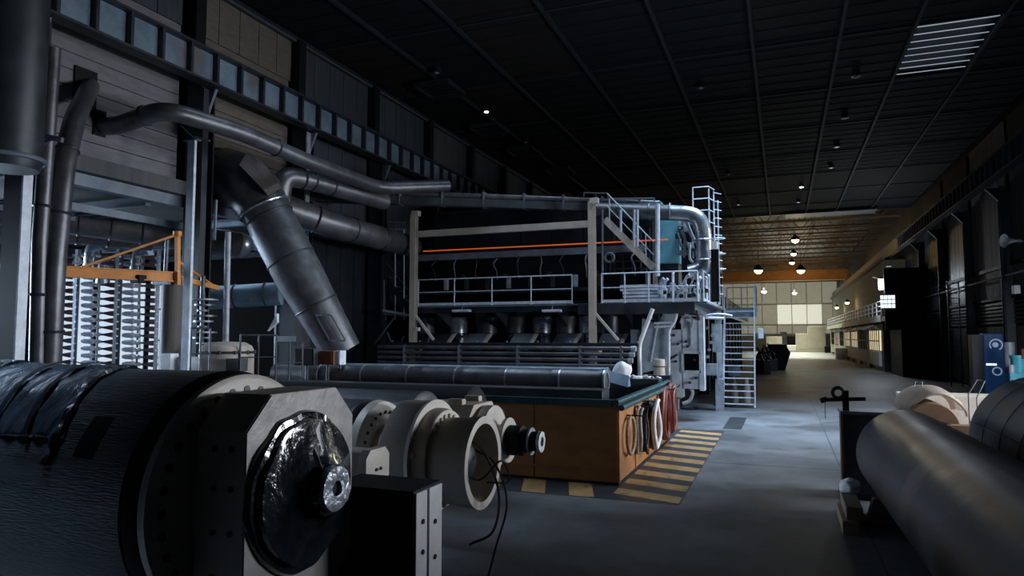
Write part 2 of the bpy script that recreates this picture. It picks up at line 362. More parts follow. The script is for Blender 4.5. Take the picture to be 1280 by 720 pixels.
# left wall: planked spandrels between columns above z=7.3, open bay below
wl = struct_root('wall_left')
for k in range(12):
    z0 = 7.35 + k * 0.44
    if z0 < 12.2:
        for (ya, yb, m) in ((5.9, 10.5, 'plank'), (11.1, 15.7, 'plank'), (16.3, 20.7, 'plank_tan')):
            B().bb(XL - 0.12, XL, ya, yb, z0 + 0.012, z0 + 0.428).put('wall_plank', m, wl, smooth=False)
for y in (21.3, 26.5, 31.7, 36.9, 42.1, 47.3, 52.5, 57.7, 62.9):
    for (za, zb) in ((0.0, 7.2), (7.35, ZC - 0.3)):
        n = 5
        for q in range(n):
            ya = y + q * 0.96; B().bb(XL - 0.1, XL, ya + 0.015, ya + 0.945, za, zb).put('wall_sheet', 'hood' if za < 1 else 'panel_dark' if y < 31 or y > 36 else 'panel_grey', wl, smooth=False)
for y in (5.9, 11.1, 16.3):
    for q in range(5):
        ya = y + q * 0.93; B().bb(XL - 0.1, XL, ya + 0.015, ya + 0.915, 12.65, ZC - 0.3).put('wall_sheet', 'plank_tan' if y > 16 else 'panel_dark', wl, smooth=False)
B().bb(XL - 0.3, XL - 0.15, YN, YM, 7.3, ZC + .3).put('wall_backing', 'black', wl, smooth=False)
B().bb(XL - 0.3, XL - 0.15, YN, 5.5, 0, 7.3).put('wall_backing', 'black', wl, smooth=False)
B().bb(XL - 0.3, XL - 0.15, 21, YE, 0, 7.3).put('wall_backing', 'black', wl, smooth=False)
B().bb(XL - 0.3, XL - 0.15, YM, YE, 7.3, 18).put('wall_backing', 'black', wl, smooth=False)
B().bb(XL - 0.15, XL + 0.12, 5.5, 62, 7.0, 7.32).put('lintel_beam', 'steel_blue', wl, smooth=False)
B().bb(XL - 0.12, XL + 0.35, 5.5, 21, 7.34, 7.75).put('upper_ledge', 'panel_grey', wl, smooth=False)
B().bb(XL, XL + 0.18, YN, YM, ZC - 0.32, ZC - 0.1).put('eaves_beam', 'steel_dark', wl, smooth=False)
B().bb(XL + .18, XL + 0.26, YN, YM, ZC - 0.36, ZC - 0.3).put('eaves_cable_tray', 'galv_dark', wl, smooth=False)

# side bay beyond the left wall with daylit windows
sb = struct_root('wall_side_bay')
B().bb(-31.2, -31, 0, 30, 0, 1.2).put('bay_wall_low', 'panel_dark', sb, smooth=False)
B().bb(-31.2, -31, 0, 30, 6.2, 7.3).put('bay_wall_high', 'panel_dark', sb, smooth=False)
B().bb(-31.2, XL - .3, 0, 0.2, 0, 7.3).put('bay_wall_near', 'black', sb, smooth=False)
B().bb(-31.2, XL - .3, 28, 28.2, 0, 7.3).put('bay_wall_far', 'black', sb, smooth=False)
B().bb(-31.2, XL - .3, 0, 30.2, 7.25, 7.4).put('bay_roof', 'black', sb, smooth=False)
for k in range(10):
    B().bb(-31.15, -31.05, k * 3, k * 3 + 0.3, 1.2, 6.2).put('window_mullion', 'steel_blue', sb, smooth=False)
    for q in range(3):
        B().bb(-31.13, -31.1, k * 3 + 0.3, k * 3 + 3, 1.25 + q * 1.66, 2.83 + q * 1.66).put('window_pane', 'daylight_pane', sb, smooth=False)
for k in range(7): B().bb(-30.9, XL - 0.4, 3 + 4 * k, 3.2 + 4 * k, 6.95, 7.2).put('roof_joist', 'steel_blue', sb, smooth=False)
for q in range(28): B().bb(-19.2, -17.6, 8 + q * .5, 8.05 + q * .5, 6.55, 6.6).put('walkway_slat', 'galv_dark', sb, smooth=False)
B().bb(-19.3, -19.2, 8, 22, 6.45, 6.65).put('walkway_edge', 'steel_blue', sb, smooth=False)
B().bb(-17.6, -17.5, 8, 22, 6.45, 6.65).put('walkway_edge', 'steel_blue', sb, smooth=False)

# left columns carrying the crane girder
for i, y in enumerate((5.9, 10.9, 16.1, 21.0, 26.2, 31.4, 36.6, 41.8, 47.0, 52.2, 57.4, 62.6)):
    t = struct_root('left_column', (XL + 0.5, y, 0))
    B().hbeam((XL + 0.5, y, 0), (XL + 0.5, y, 11.0), 0.62, 0.52, 0.05, (0, 1, 0)).put('column_shaft', 'steel_dark', t, smooth=False)
    B().bb(XL + 0.82, XL + 0.88, y - 0.28, y - 0.06, 0, 10.6).put('column_flange', 'machine_pale' if i == 1 else 'machine_grey' if i == 3 else 'steel_dark', t, smooth=False)  # pale flange on one column paints in a lit strip
    B().prism([(XL + 0.8, y - .05, 10.6), (XL + 0.8, y - .05, 9.9), (XL + 1.1, y - .05, 10.6)], (0, 0.1, 0)).put('corbel', 'steel_blue', t, smooth=False)
    B().bb(XL + .05, XL + 0.4, y - 0.2, y + 0.2, 11, ZC - .3).put('upper_post', 'black', t, smooth=False)
    B().bb(XL + 0.05, XL + 1.0, y - 0.45, y + 0.45, 0, 0.06).put('base_plate', 'steel_dark', t, smooth=False)
# slimmer grey posts standing before the second column
for (a_, b_, d_, w_, lab_) in ((236, 175, 18.9, .24, 'x'),):
    t_ = struct_root('left_column', (0, 0, 0)); u_ = atD(a_ + 5, b_, d_); v_ = Vector((u_.x, u_.y, 0))
    B().bb(u_.x - w_ / 2, u_.x + w_ / 2, u_.y - .05, u_.y + .03, 0, u_.z).put('column_shaft', 'machine_pale', t_, smooth=False)
    B().bb(u_.x - .25, u_.x + .2, u_.y - .1, u_.y + .1, u_.z - .03, u_.z).put('cap_plate', 'galv_dark', t_, smooth=False)
# crane runway girders
def girder(name, X, y0, y1, label, mw, s):
    t = struct_root(name, (X, y0, 10.65))
    B().bb(X - 0.22, X + 0.22, y0, y1, 10.65, 10.72).put('bottom_flange', 'steel_dark', t, smooth=False)
    B().bb(X - 0.24, X + 0.24, y0, y1, 11.62, 11.69).put('top_flange', 'steel_dark', t, smooth=False)
    B().bb(X - 0.04, X + 0.04, y0, y1, 11.69, 11.8).put('crane_rail', 'steel_dark', t, smooth=False)
    y = y0; p = None; st = None
    while y < y1 - 0.1:
        if p is None:
            p = B().bb(X - 0.01, X + 0.01, y + 0.04, y + 0.96, 10.72, 11.62).put('web_panel', mw, t, smooth=False)
            st = B().bb(X - 0.2, X + 0.2, y - 0.045, y + 0.045, 10.72, 11.62).put('stiffener', 'steel_dark', t, smooth=False)
            y00 = y
        else:
            for q in (p, st):
                c = q.copy(); C.objects.link(c); c.parent = t; c.location = q.location + Vector((0, y - y00, 0))
        y += 1.0
girder('crane_girder_left', -15.95, 4, 69, '', 'girder_web', 1)
girder('crane_girder_right', 9.7, 10, 69, '', 'steel_dark', -1)
for X in (-15.95, 9.7): B().bb(X - .2, X + .2, 69, 154, 10.65, 11.75).put('far_crane_girder', 'orange_dark' if X > 0 else 'steel_dark', smooth=False, kind='structure')

# right wall
wr = struct_root('wall_right')
B().bb(XR + 0.1, XR + 0.3, YN, YM, 0, ZC + .3).put('wall_backing', 'black', wr, smooth=False)
B().bb(XR + 0.1, XR + 0.3, YM, YE, 0, 18).put('wall_backing', 'hood', wr, smooth=False)
for i, y in enumerate((26.5, 34.0, 41.5, 49.0, 56.5, 64.0)):
    t = struct_root('right_column', (XR - 0.2, y, 0))
    B().hbeam((XR - 0.2, y, 0), (XR - 0.2, y, 10.65), 0.42, 0.5, 0.05, (0, 1, 0)).put('column_shaft', 'steel_dark', t, smooth=False)
    B().prism([(XR - 0.4, y - .1, 10.6), (XR - 0.4, y - .1, 9.9), (XR - 1.0, y - .1, 10.6)], (0, 0.2, 0)).put('corbel', 'black', t, smooth=False)
    B().pipe([(XR - 0.45, y - .35, 0.1), (XR - .45, y - .35, 10.0)], 0.05, 8).put('downpipe', 'steel_dark', t)
for (ya, m) in ((12.4, 'hood'), (19.4, 'hood'), (26.9, 'hood'), (34.4, 'panel_brown'), (41.9, 'panel_lit'), (49.4, 'hood'), (56.9, 'hood')):  # one bay painted lit with paler sheets, the others kept dark
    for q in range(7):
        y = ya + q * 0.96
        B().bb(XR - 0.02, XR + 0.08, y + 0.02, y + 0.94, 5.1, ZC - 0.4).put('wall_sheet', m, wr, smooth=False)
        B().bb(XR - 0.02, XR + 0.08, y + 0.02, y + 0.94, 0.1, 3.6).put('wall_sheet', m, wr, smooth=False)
    for q in range(6): B().bb(XR - 0.06, XR + 0.04, ya, ya + 6.8, 3.75 + q * 0.2, 3.87 + q * 0.2).put('louvre_slat', 'steel_dark', wr, smooth=False)
    B().bb(XR - 0.15, XR - 0.02, ya - .3, ya + 7, 6.6, 6.8).put('wall_rail', 'black', wr, smooth=False)
    B().bb(XR - 0.15, XR - 0.02, ya - .3, ya + 7, 4.98, 5.12).put('wall_rail', 'black', wr, smooth=False)
B().pipe([(XR - 0.4, 20, 6.1), (XR - .4, 66, 6.1)], 0.06, 8).put('wall_pipe', 'steel_dark', wr)

# near wall behind the camera, end wall
wn = struct_root('wall_near'); B().bb(XL - 1, XR + 1, YN - 0.3, YN, 0, ZC + .4).put('wall_backing', 'panel_dark', wn, smooth=False)
we = struct_root('wall_end')
B().bb(XL, XR + 1, YE, YE + 0.3, 0, 18).put('wall_backing', 'wall_far', we, smooth=False)
for i in range(9):
    x0 = -15.5 + i * 2.9
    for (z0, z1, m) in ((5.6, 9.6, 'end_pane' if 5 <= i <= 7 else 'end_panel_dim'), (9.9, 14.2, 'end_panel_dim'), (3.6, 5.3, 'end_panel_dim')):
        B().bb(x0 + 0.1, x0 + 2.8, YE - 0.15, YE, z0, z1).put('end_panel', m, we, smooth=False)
B().bb(-8, 9, YE - .6, YE - .1, 3.1, 3.5).put('end_lintel', 'wall_far', we, smooth=False)
for x in (-3.2, 3.0): B().bb(x, x + 2.6, YE - .2, YE - .05, 0, 3.0).put('door_leaf', 'wall_far', we, smooth=False)
B().bb(-.4, 2.8, YE - .2, YE - .05, 0, 3.0).put('dark_doorway', 'steel_dark', we, smooth=False)

# ================================================================== FOREGROUND ROLLS, LEFT
def saddle(name, label, x, y, zc, r, m='steel_dark', group=None):
    """floor cradle under a roll whose axis runs along X"""
    t = thing(name, label, 'stand', (x, y, 0), group)
    h = zc - r * 0.72
    B().prism([(x - .12, y - r * .95, 0), (x - .12, y + r * .95, 0), (x - .12, y + r * .8, h), (x - .12, y + r * .6, h), (x - .12, y, zc - r - 0.02), (x - .12, y - r * .6, h), (x - .12, y - r * .8, h)], (.24, 0, 0)).put('cradle', m, t, smooth=False)
    B().bb(x - .25, x + .25, y - r * 1.05, y + r * 1.05, 0, 0.1).put('foot', m, t, smooth=False)
    return t
# --- the nearest roll: dark cover, stretch film, cream flange, octagonal bearing housing, wrapped journal
Y1, Z1, R1 = 4.38, 1.90, 0.92
t = thing('paper_machine_roll', 'largest dark roll at lower left, black film hanging on it and a cream octagonal end', 'roll', (-6.5, Y1, Z1 - R1))
B().lathe([(0, 0), (0, R1 - .05), (0.04, R1), (1.55, R1), (1.6, R1 - .012), (1.64, R1), (3.2, R1), (8.0, R1), (8.0, 0)], (-4.12, Y1, Z1), (-1, 0, 0), 72).put('roll_cover', 'ribbed', t)
B().lathe([(0, 0), (0, R1 - .02), (.09, R1 + .006), (.10, R1 + .006), (.10, 0)], (-4.02, Y1, Z1), (-1, 0, 0), 72).put('rim', 'black', t)
fl1 = B().lathe([(0, 0), (0, .86), (.02, .90), (.08, .90), (.08, 0)], (-3.93, Y1, Z1), (-1, 0, 0), 72).put('end_flange', 'cream_face', t)
for k in range(32):
    a = 2 * math.pi * k / 32
    p = Vector((-3.935, Y1 + .78 * math.sin(a), Z1 + .78 * math.cos(a)))
    B().lathe([(0, .034), (0.010, .034), (.010, 0)], p, (1, 0, 0), 10).put('flange_bolt', 'steel_dark', fl1)
hub = B().lathe([(0, 0), (0, .56), (.45, .56), (.45, 0)], (-3.50, Y1 + .03, Z1), (-1, 0, 0), 40).put('bearing_hub', 'cream', t)
def octo(x, y, z, w, h, c, dx):
    return [(x, y - w, z - h + c), (x, y - w, z + h - c), (x, y - w + c, z + h), (x, y + w - c, z + h), (x, y + w, z + h - c), (x, y + w, z - h + c), (x, y + w - c, z - h), (x, y - w + c, z - h)], (dx, 0, 0)
oh = B().prism(*octo(-3.86, Y1 + .08, Z1 - .0, .63, .78, .24, 0.42)).put('bearing_housing', 'cream', t, smooth=False)
B().prism(*octo(-3.44, Y1 + .08, Z1 - .0, .625, .775, .24, 0.012)).put('machined_face', 'grey_cover', oh, smooth=False)
for z in (-.45, -.15, .15, .42):
    for x in (-3.7, -3.55): B().cyl((x, Y1 - .55, Z1 + z), (x, Y1 - .565, Z1 + z), .022, n=6).put('housing_bolt', 'steel_dark', oh)
def crinkle(b, amp, f, seed=0, keep=None):
    from mathutils import noise
    for v in b.bm.verts:
        if keep and not keep(v.co): continue
        n = noise.noise_vector(v.co * f + Vector((seed, 0, 0))); v.co += n * amp
    return b
b = B().lathe([(0, .60), (.02, .60), (.05, .585), (.06, .54), (.10, .53), (.11, .44), (.14, .36), (.17, .28), (.20, .22), (.22, .20)], (-3.43, Y1 + .04, Z1 + .04), (1, 0, 0), 64)
crinkle(b, .025, 5).put('black_film_dome', 'film_black', t)
b = B().lathe([(0, .27), (.05, .26), (.10, .25), (.16, .19), (.22, .175), (.29, .17), (.30, .12), (.305, .055)], (-3.44, Y1 + .04, Z1 + .05), (1, 0, 0), 56)
crinkle(b, .022, 7, 3).put('journal_film', 'film_black', t)
b = B().lathe([(0, .172), (.03, .178), (.05, .165), (.055, .11), (.05, .055), (0, .05)], (-3.16, Y1 + .05, Z1 + .07), (1, 0, 0), 48)
crinkle(b, .014, 9, 5).put('journal_end_film', 'film_silver', t)
B().cyl((-3.19, Y1 + .05, Z1 + .07), (-3.135, Y1 + .05, Z1 + .07), .045, n=20).put('journal_bore', 'black', t)
for (y, z, w, h, s) in ((.10, .35, .12, .15, 1), (.04, .20, .10, .10, 4)):
    b = B(); n = 8
    g = [[b.bm.verts.new((-3.33 - (i / n) * .06 + .12 * (1 - j / n), Y1 + y + (i / n - .5) * w * 2, Z1 + z + (j / n - .5) * h * 1.6)) for i in range(n + 1)] for j in range(n + 1)]
    for j in range(n):
        for i in range(n): b.bm.faces.new((g[j][i], g[j][i + 1], g[j + 1][i + 1], g[j + 1][i]))
    bmesh.ops.solidify(b.bm, geom=b.bm.faces[:], thickness=.006)
    crinkle(b, .03, 7, s).put('film_fold', 'film_silver', t)
# film draped over the far part of the roll: ribbed sheet, hem and straps
from mathutils import noise as _ns
def drape(x0, x1, a0, a1, name, m, amp, ridges, off, parent, skew=0.0, nx=60, na=70):
    b = B(); g = []
    for i in range(nx + 1):
        row = []
        for j in range(na + 1):
            u, v = i / nx, j / na; a = R(a0 + (a1 - a0) * v); x = x0 + (x1 - x0) * u + skew * v
            edge = _ns.noise(Vector((u * 5, v * 5, 2.2))) * .05
            r = R1 + off + amp * (.5 + .5 * math.sin(ridges * x + 6 * math.sin(a * 1.3) + 2.0 * _ns.noise(Vector((x * 1.5, a * 2, 0)))))
            r += .012 * _ns.noise(Vector((x * 4, a * 6, 5)))
            row.append(b.bm.verts.new((x + edge * v, Y1 - r * math.sin(a + edge * .6 * (v > .9)), Z1 + r * math.cos(a + edge * .6 * (v > .9)))))
        g.append(row)
    for i in range(nx):
        for j in range(na): b.bm.faces.new((g[i][j], g[i + 1][j], g[i + 1][j + 1], g[i][j + 1]))
    bmesh.ops.solidify(b.bm, geom=b.bm.faces[:], thickness=.004)
    return b.put(name, m, parent, angle=1.2)
drape(-13.0, -5.86, -100, 60, 'draped_film', 'film', .022, 34, .012, t, skew=1.0, nx=190)
drape(-12.5, -7.2, -80, 36, 'upper_film_sheet', 'film', .03, 16, .034, t, skew=.9, nx=90)
for (x, w) in ((-6.25, .05), (-6.62, .045), (-7.3, .05), (-8.4, .06)):
    n = 40; b = B()
    for i in range(n):
        a = R(-100 + 160 * i / n); a2 = R(-100 + 160 * (i + 1) / n); rr = R1 + .05
        f = lambda a_, rr_, xx: b.bm.verts.new((xx + 1.0 * (a_ - R(-100)) / R(160), Y1 - rr_ * math.sin(a_), Z1 + rr_ * math.cos(a_)))
        b.bm.faces.new((f(a, rr, x), f(a, rr, x + w), f(a2, rr, x + w), f(a2, rr, x)))
    bmesh.ops.remove_doubles(b.bm, verts=b.bm.verts[:], dist=1e-4)
    bmesh.ops.solidify(b.bm, geom=b.bm.faces[:], thickness=.006)
    b.put('film_strap', 'tape', t)
# rolled-back hem hanging at the right edge of the film
b = B().pipe(curve_pts([(-5.20, Y1 - .12, Z1 + .94), (-5.10, Y1 - .40, Z1 + .86), (-4.98, Y1 - .66, Z1 + .68), (-4.93, Y1 - .80, Z1 + .50), (-4.93, Y1 - .90, Z1 + .28)]), [.015 + .03 * abs(math.sin(i * .6)) for i in range(25)], 8)
crinkle(b, .012, 9).put('film_hem', 'film', t)
b = B(); n = 10
for i in range(n):
    a = R(48 + 20 * i / n); a2 = R(48 + 20 * (i + 1) / n)
    f = lambda a_, xx: b.bm.verts.new((xx, Y1 - (R1 + .004) * math.sin(a_), Z1 + (R1 + .004) * math.cos(a_)))
    b.bm.faces.new((f(a, -4.70), f(a, -4.50), f(a2, -4.50), f(a2, -4.70)))
bmesh.ops.remove_doubles(b.bm, verts=b.bm.verts[:], dist=1e-4)
b.put('tape_patch', 'tape', t)
saddle('roll_cradle', 'dark floor cradle under the near end of the largest dark roll', -4.6, Y1, Z1, R1)
saddle('roll_cradle', 'dark floor cradle under the far end of the largest dark roll', -10.5, Y1, Z1, R1)

# --- second roll: long dark body, flange, ring housing and open drum with cables
Y2, Z2 = 7.72, 1.62
t = thing('paper_machine_roll', 'dark roll whose end carries cream rings and an open drum full of cables', 'roll', (-6.5, Y2, Z2 - .7))
B().lathe([(0, 0), (0, .60), (.03, .64), (8.2, .64), (8.2, 0)], (-4.93, Y2, Z2 + .03), (-1, 0, 0), 56).put('roll_cover', 'rubber', t)
fl2 = B().lathe([(0, 0), (0, .55), (.03, .62), (.12, .64), (.16, .60), (.16, 0)], (-4.72, Y2, Z2 + .03), (-1, 0, 0), 56).put('end_flange', 'cream_face', t)
for k in range(26):
    a = 2 * math.pi * k / 26; p = Vector((-4.716, Y2 + .49 * math.sin(a), Z2 + .03 + .49 * math.cos(a)))
    B().lathe([(0, .022), (.015, .022), (.015, 0)], p, (1, 0, 0), 8).put('flange_bolt', 'steel_dark', fl2)
B().lathe([(0, .36), (.35, .36)], (-4.73, Y2, Z2), (1, 0, 0), 30).put('neck', 'cream', t)
rh = B().lathe([(0, 0), (0, .60), (.05, .68), (.40, .69), (.44, .67), (.44, .60), (.52, .60), (.60, .58), (.60, .0)], (-4.45, Y2, Z2), (1, 0, 0), 60).put('ring_housing', 'cream', t)
B().lathe([(0, .55), (0, .69), (.05, .70), (.05, .55)], (-4.05, Y2, Z2), (1, 0, 0), 60, closed=True).put('ring_rim', 'cream_face', rh)
B().lathe([(0, .45), (0, .575), (.012, .575), (.012, .45)], (-3.855, Y2, Z2), (1, 0, 0), 60, closed=True).put('ring_face', 'cream_face', rh)
for a in (-.75, -.55, -.35, -.15, .1, .35, .7): 
    p = Vector((-3.84, Y2 + .51 * math.sin(a), Z2 + .51 * math.cos(a)))
    B().cyl(p, p + Vector((.02, 0, 0)), .026, n=8).put('ring_bolt', 'cream', rh)
dr = B().lathe([(0, .30), (0, .50), (.40, .52), (.58, .54), (.62, .54), (.62, .47), (.56, .46), (.1, .44), (.1, 0)], (-3.98, Y2, Z2 - .02), (1, 0, 0), 60).put('open_drum', 'cream', t)
B().lathe([(0, .455), (0, .545), (.012, .545), (.012, .455)], (-3.365, Y2, Z2 - .02), (1, 0, 0), 60, closed=True).put('drum_rim', 'cream_face', dr)
B().lathe([(0, .0), (0, .20), (.3, .20), (.34, .14), (.34, 0)], (-3.85, Y2, Z2 - .02), (1, 0, 0), 24).put('inner_hub', 'steel_dark', dr)
for k in range(8):
    a = k * math.pi / 4 + .2
    B().bar((-3.70, Y2 + .2 * math.sin(a), Z2 + .2 * math.cos(a)), (-3.72, Y2 + .45 * math.sin(a), Z2 + .45 * math.cos(a)), .03, .05).put('inner_spoke', 'galv' if k % 2 else 'steel_dark', dr)
B().cyl((-4.0, Y2 - .5, Z2 + .12), (-4.0, Y2 - .62, Z2 + .12), .05, n=12).put('lifting_boss', 'cream', t)
saddle('roll_cradle', 'dark floor cradle under the roll with the open drum', -5.3, Y2, Z2, .64)
saddle('roll_cradle', 'dark floor cradle at the back of the roll with the open drum', -11.5, Y2, Z2, .64)
for (pts, r, lab) in (
    ([(-3.5, Y2 - .1, Z2 + .25), (-3.2, Y2 - .3, Z2 + .12), (-3.12, Y2 - .1, Z2 - .35), (-3.15, Y2 - .2, Z2 - .75), (-3.4, Y2 - .3, Z2 - .9)], .016, 'black cable looping out of the upper part of the open cream drum'),
    ([(-3.6, Y2 + .2, Z2 + .1), (-3.25, Y2 + .1, Z2 - .05), (-3.1, Y2 + .1, Z2 - .5), (-3.2, Y2, Z2 - 1.0), (-3.3, Y2 - .2, Z2 - 1.58)], .014, 'black cable dropping from the open cream drum to the floor'),
    ([(-3.55, Y2 - .25, Z2 - .1), (-3.25, Y2 - .35, Z2 - .15), (-3.05, Y2 - .2, Z2 + .05), (-3.1, Y2 + .15, Z2 - .25), (-3.4, Y2 + .2, Z2 - .3)], .012, 'thin black cable coiled across the mouth of the open cream drum')):
    tag(B().pipe(curve_pts(pts, 8), r, 6).put('cable', 'hose_black'), lab, 'cable')
# --- third roll with journal
Y3, Z3 = 9.75, 1.58
t = thing('paper_machine_roll', 'dark roll behind the drum roll, its stepped black shaft ending in a white ring', 'roll', (-7, Y3, Z3 - .7))
B().lathe([(0, 0), (0, .60), (.04, .66), (9.2, .66), (9.2, 0)], (-5.2, Y3, Z3), (-1, 0, 0), 48).put('roll_cover', 'rubber', t)
B().prism(*octo(-5.1, Y3, Z3 - .05, .56, .56, .22, 0.85)).put('bearing_housing', 'cream', t, smooth=False)
B().lathe([(0, 0), (0, .50), (.14, .50), (.14, 0)], (-4.2, Y3, Z3 - .02), (1, 0, 0), 40).put('housing_cover', 'cream_face', t)
for s in (-1, 1): B().bevbox((-4.55, Y3 + s * .30, Z3 + .54), (.25, .14, .10), .02).put('lug', 'cream', t, smooth=False)
B().cyl((-4.06, Y3, Z3 - .02), (-3.86, Y3, Z3 - .02), .22, n=32).put('shaft_sleeve', 'cream', t)
B().lathe([(0, .12), (0, .32), (.06, .33), (.06, .12)], (-3.88, Y3, Z3 - .02), (1, 0, 0), 40, closed=True).put('shaft_collar', 'cream_face', t)
B().lathe([(0, 0), (0, .22), (.20, .22), (.22, .17), (.34, .17), (.34, .145), (.46, .145), (.46, 0)], (-3.81, Y3, Z3 - .02), (1, 0, 0), 32).put('shaft', 'black', t)
B().lathe([(0, .12), (0, .2), (.025, .2), (.025, .12)], (-3.49, Y3, Z3 - .02), (1, 0, 0), 32, closed=True).put('shaft_ring', 'machine_grey', t)
b = B().lathe([(0, .07), (0, .148), (.05, .15), (.05, .07)], (-3.36, Y3, Z3 - .02), (1, 0, 0), 28, closed=True); crinkle(b, .008, 20).put('shaft_end_ring', 'white', t)
saddle('roll_cradle', 'dark floor cradle under the roll with the stepped black shaft', -5.6, Y3, Z3, .66)
# --- further plain rolls stacked behind, seen as dark bands
t = thing('paper_machine_roll', 'plain black roll lying between the shaft roll and the orange crate', 'roll', (-9, 12.1, 1))
B().lathe([(0, 0), (0, .55), (.04, .6), (10, .6), (10, 0)], (-5.4, 12.1, 1.55), (-1, 0, 0), 40).put('roll_cover', 'black', t)
B().cyl((-5.42, 12.1, 1.55), (-4.9, 12.1, 1.55), .2, n=20).put('journal', 'black', t)
saddle('roll_cradle', 'dark floor cradle under the plain black roll', -6.5, 12.1, 1.55, .6)
# small cream octagonal plate and black box with a pale face
p = atY(462, 583, 6.3)
t = thing('bearing_bracket', 'small cream octagonal bracket between the two near rolls', 'bracket', (p.x, 6.3, 0))
B().prism(*octo(p.x, 6.3, p.z, .22, .19, .08, .10)).put('plate', 'cream_face', t, smooth=False)
B().bb(p.x - .3, p.x, 6.14, 6.46, p.z - .12, p.z + .16).put('plate_block', 'cream', t, smooth=False)
B().bb(p.x - .12, p.x + .02, 6.2, 6.4, 0, p.z - .1).put('pedestal', 'steel_dark', t, smooth=False)
for s in (-.03, .05): B().cyl((p.x + .1, 6.3 + s, p.z - .02), (p.x + .115, 6.3 + s, p.z - .02), .018, n=8).put('bolt', 'steel_dark', t)
t = thing('motor_box', 'black box with a pale blue-white end plate in front of the open drum', 'box', (-3.2, 5.4, 0))
B().bb(-3.7, -2.87, 5.15, 5.65, .95, 1.82).put('casing', 'black', t, smooth=False)
fp = B().bb(-2.87, -2.85, 5.17, 5.63, .97, 1.80).put('end_plate', 'white', t, smooth=False)
B().bb(-2.85, -2.845, 5.36, 5.39, .97, 1.80).put('plate_groove', 'steel_dark', fp, smooth=False)
for (y, z) in ((5.28, 1.55), (5.28, 1.3), (5.5, 1.5), (5.5, 1.2)): B().cyl((-2.85, y, z), (-2.84, y, z), .022, n=8).put('bolt_hole', 'black', fp)
B().bb(-3.6, -2.95, 5.2, 5.6, 0, .95).put('stand_block', 'black', t, smooth=False)

# ================================================================== ORANGE CRATE (open pit guard) AND WHAT LIES IN IT
t = thing('orange_crate', 'long open orange-walled crate standing on hazard stripes', 'crate', (BX0, BY0, 0))
x = BX1
for k in range(5):
    x0 = BX1 - k * 1.86
    B().bb(x0 - 1.84, x0 - .01, BY0, BY0 + .06, 0.05, BZ).put('front_panel', 'orange', t, smooth=False)
B().bb(BX0, BX1, BY0 - .015, BY0, 0.28, .34).put('front_batten', 'orange', t, smooth=False)
for k in range(4):
    y0 = BY0 + .02 + k * 1.72
    B().bb(BX1 - .06, BX1, y0 + .01, y0 + 1.71, 0.05, BZ).put('side_panel', 'orange', t, smooth=False)
    B().bb(BX1, BX1 + .02, y0, y0 + .07, 0.05, BZ).put('side_batten', 'orange', t, smooth=False)
B().bb(BX0, BX1, BY1 - .06, BY1, .05, BZ).put('back_panel', 'steel_dark', t, smooth=False)
B().bb(BX0, BX0 + .06, BY0, BY1, .05, BZ).put('left_panel', 'orange', t, smooth=False)
B().bb(BX0 + .06, BX1 - .06, BY0 + .06, BY1 - .06, 1.22, 1.28).put('crate_lid', 'black', t, smooth=False)
B().bb(BX0, BX1 + .02, BY0 - .03, BY0 + .12, BZ, BZ + .14).put('front_rim', 'teal_dark', t, smooth=False)
for (dx, dz, r) in ((0.0, .10, .07), (.12, .0, .06), (-.14, .06, .05)):
    B().pipe([(BX1 + dx, BY0 - .2, BZ + dz), (BX1 + dx, BY1, BZ + dz)], r, 12).put('side_rim_tube', 'teal_dark' if dx <= 0 else 'teal_dark', t)
B().bb(BX0 - .02, BX1 + .01, BY0 - .02, BY1, 0, .06).put('base_skid', 'black', t, smooth=False)
# long black trays inside; near one raised to fill in the dark interior
for (y, z, lab) in ((15.5, 1.90, 'near black block filling in the dark inside of the orange crate'), (20.6, 1.86, 'far black tray lying along the inside of the orange crate')):
    o = B().bb(BX0 + .3, BX1 - (.5 if y < 18 else .1), y - .35, y + .35, 1.29, z).put('tray', 'steel_dark', smooth=False); tag(o, lab, 'tray')
# film wrapped long roll in the crate
t = thing('wrapped_roll', 'long slim roll in silvery grey film lying in the orange crate', 'roll', (-9, 17.6, 1.3))
prof = [(0, 0), (0, .24), (.02, .28)]; x = .02
while x < 10.2:
    prof += [(x, .31), (x + .06, .322), (x + .12, .31)]; x += 1.28
prof += [(10.4, .31), (10.4, 0)]
b = B().lathe(prof, (-4.25, 17.6, 1.94), (-1, 0, 0), 40); b.put('roll_film', 'duct', t)
B().lathe([(0, .22), (0, .33), (.05, .33), (.05, .22)], (-4.22, 17.6, 1.94), (-1, 0, 0), 40, closed=True).put('end_rim', 'duct_bright', t)
for k in range(6): B().lathe([(0, .315), (0, .33), (.04, .33), (.04, .315)], (-5.4 - k * 1.5, 17.6, 1.94), (-1, 0, 0), 36, closed=True).put('film_band', 'duct_bright', t)
for x in (-5.5, -11.8): tag(B().bb(x - .15, x + .15, 17.25, 17.95, 1.28, 1.62).put('timber_block', 'wood', smooth=False), 'timber block under the %s end of the slim wrapped roll' % ('near' if x > -8 else 'far'), 'block')
t = thing('pale_tube_cover', 'smooth blue-grey trough cover lying behind the slim wrapped roll', 'cover', (-8, 19.3, 1.3))
B().lathe([(0, .42), (9.0, .42), (9.0, .40), (0, .40)], (-4.6, 19.3, 1.80), (-1, 0, 0), 16, closed=True, a0=R(-85), a1=R(85)).put('cover_shell', 'duct_blue', t)
B().prism([(-4.6, 19.1, 1.85), (-4.6, 19.5, 1.85), (-4.6, 19.3, 2.15)], (.6, 0, -.15)).put('cover_nose', 'duct_blue', t)
b = B(); bmesh.ops.create_icosphere(b.bm, subdivisions=4, radius=.24, matrix=Matrix.Translation(atY(777, 464, 20.3)) @ Matrix.Diagonal((1.1, .8, 1.2, 1)))
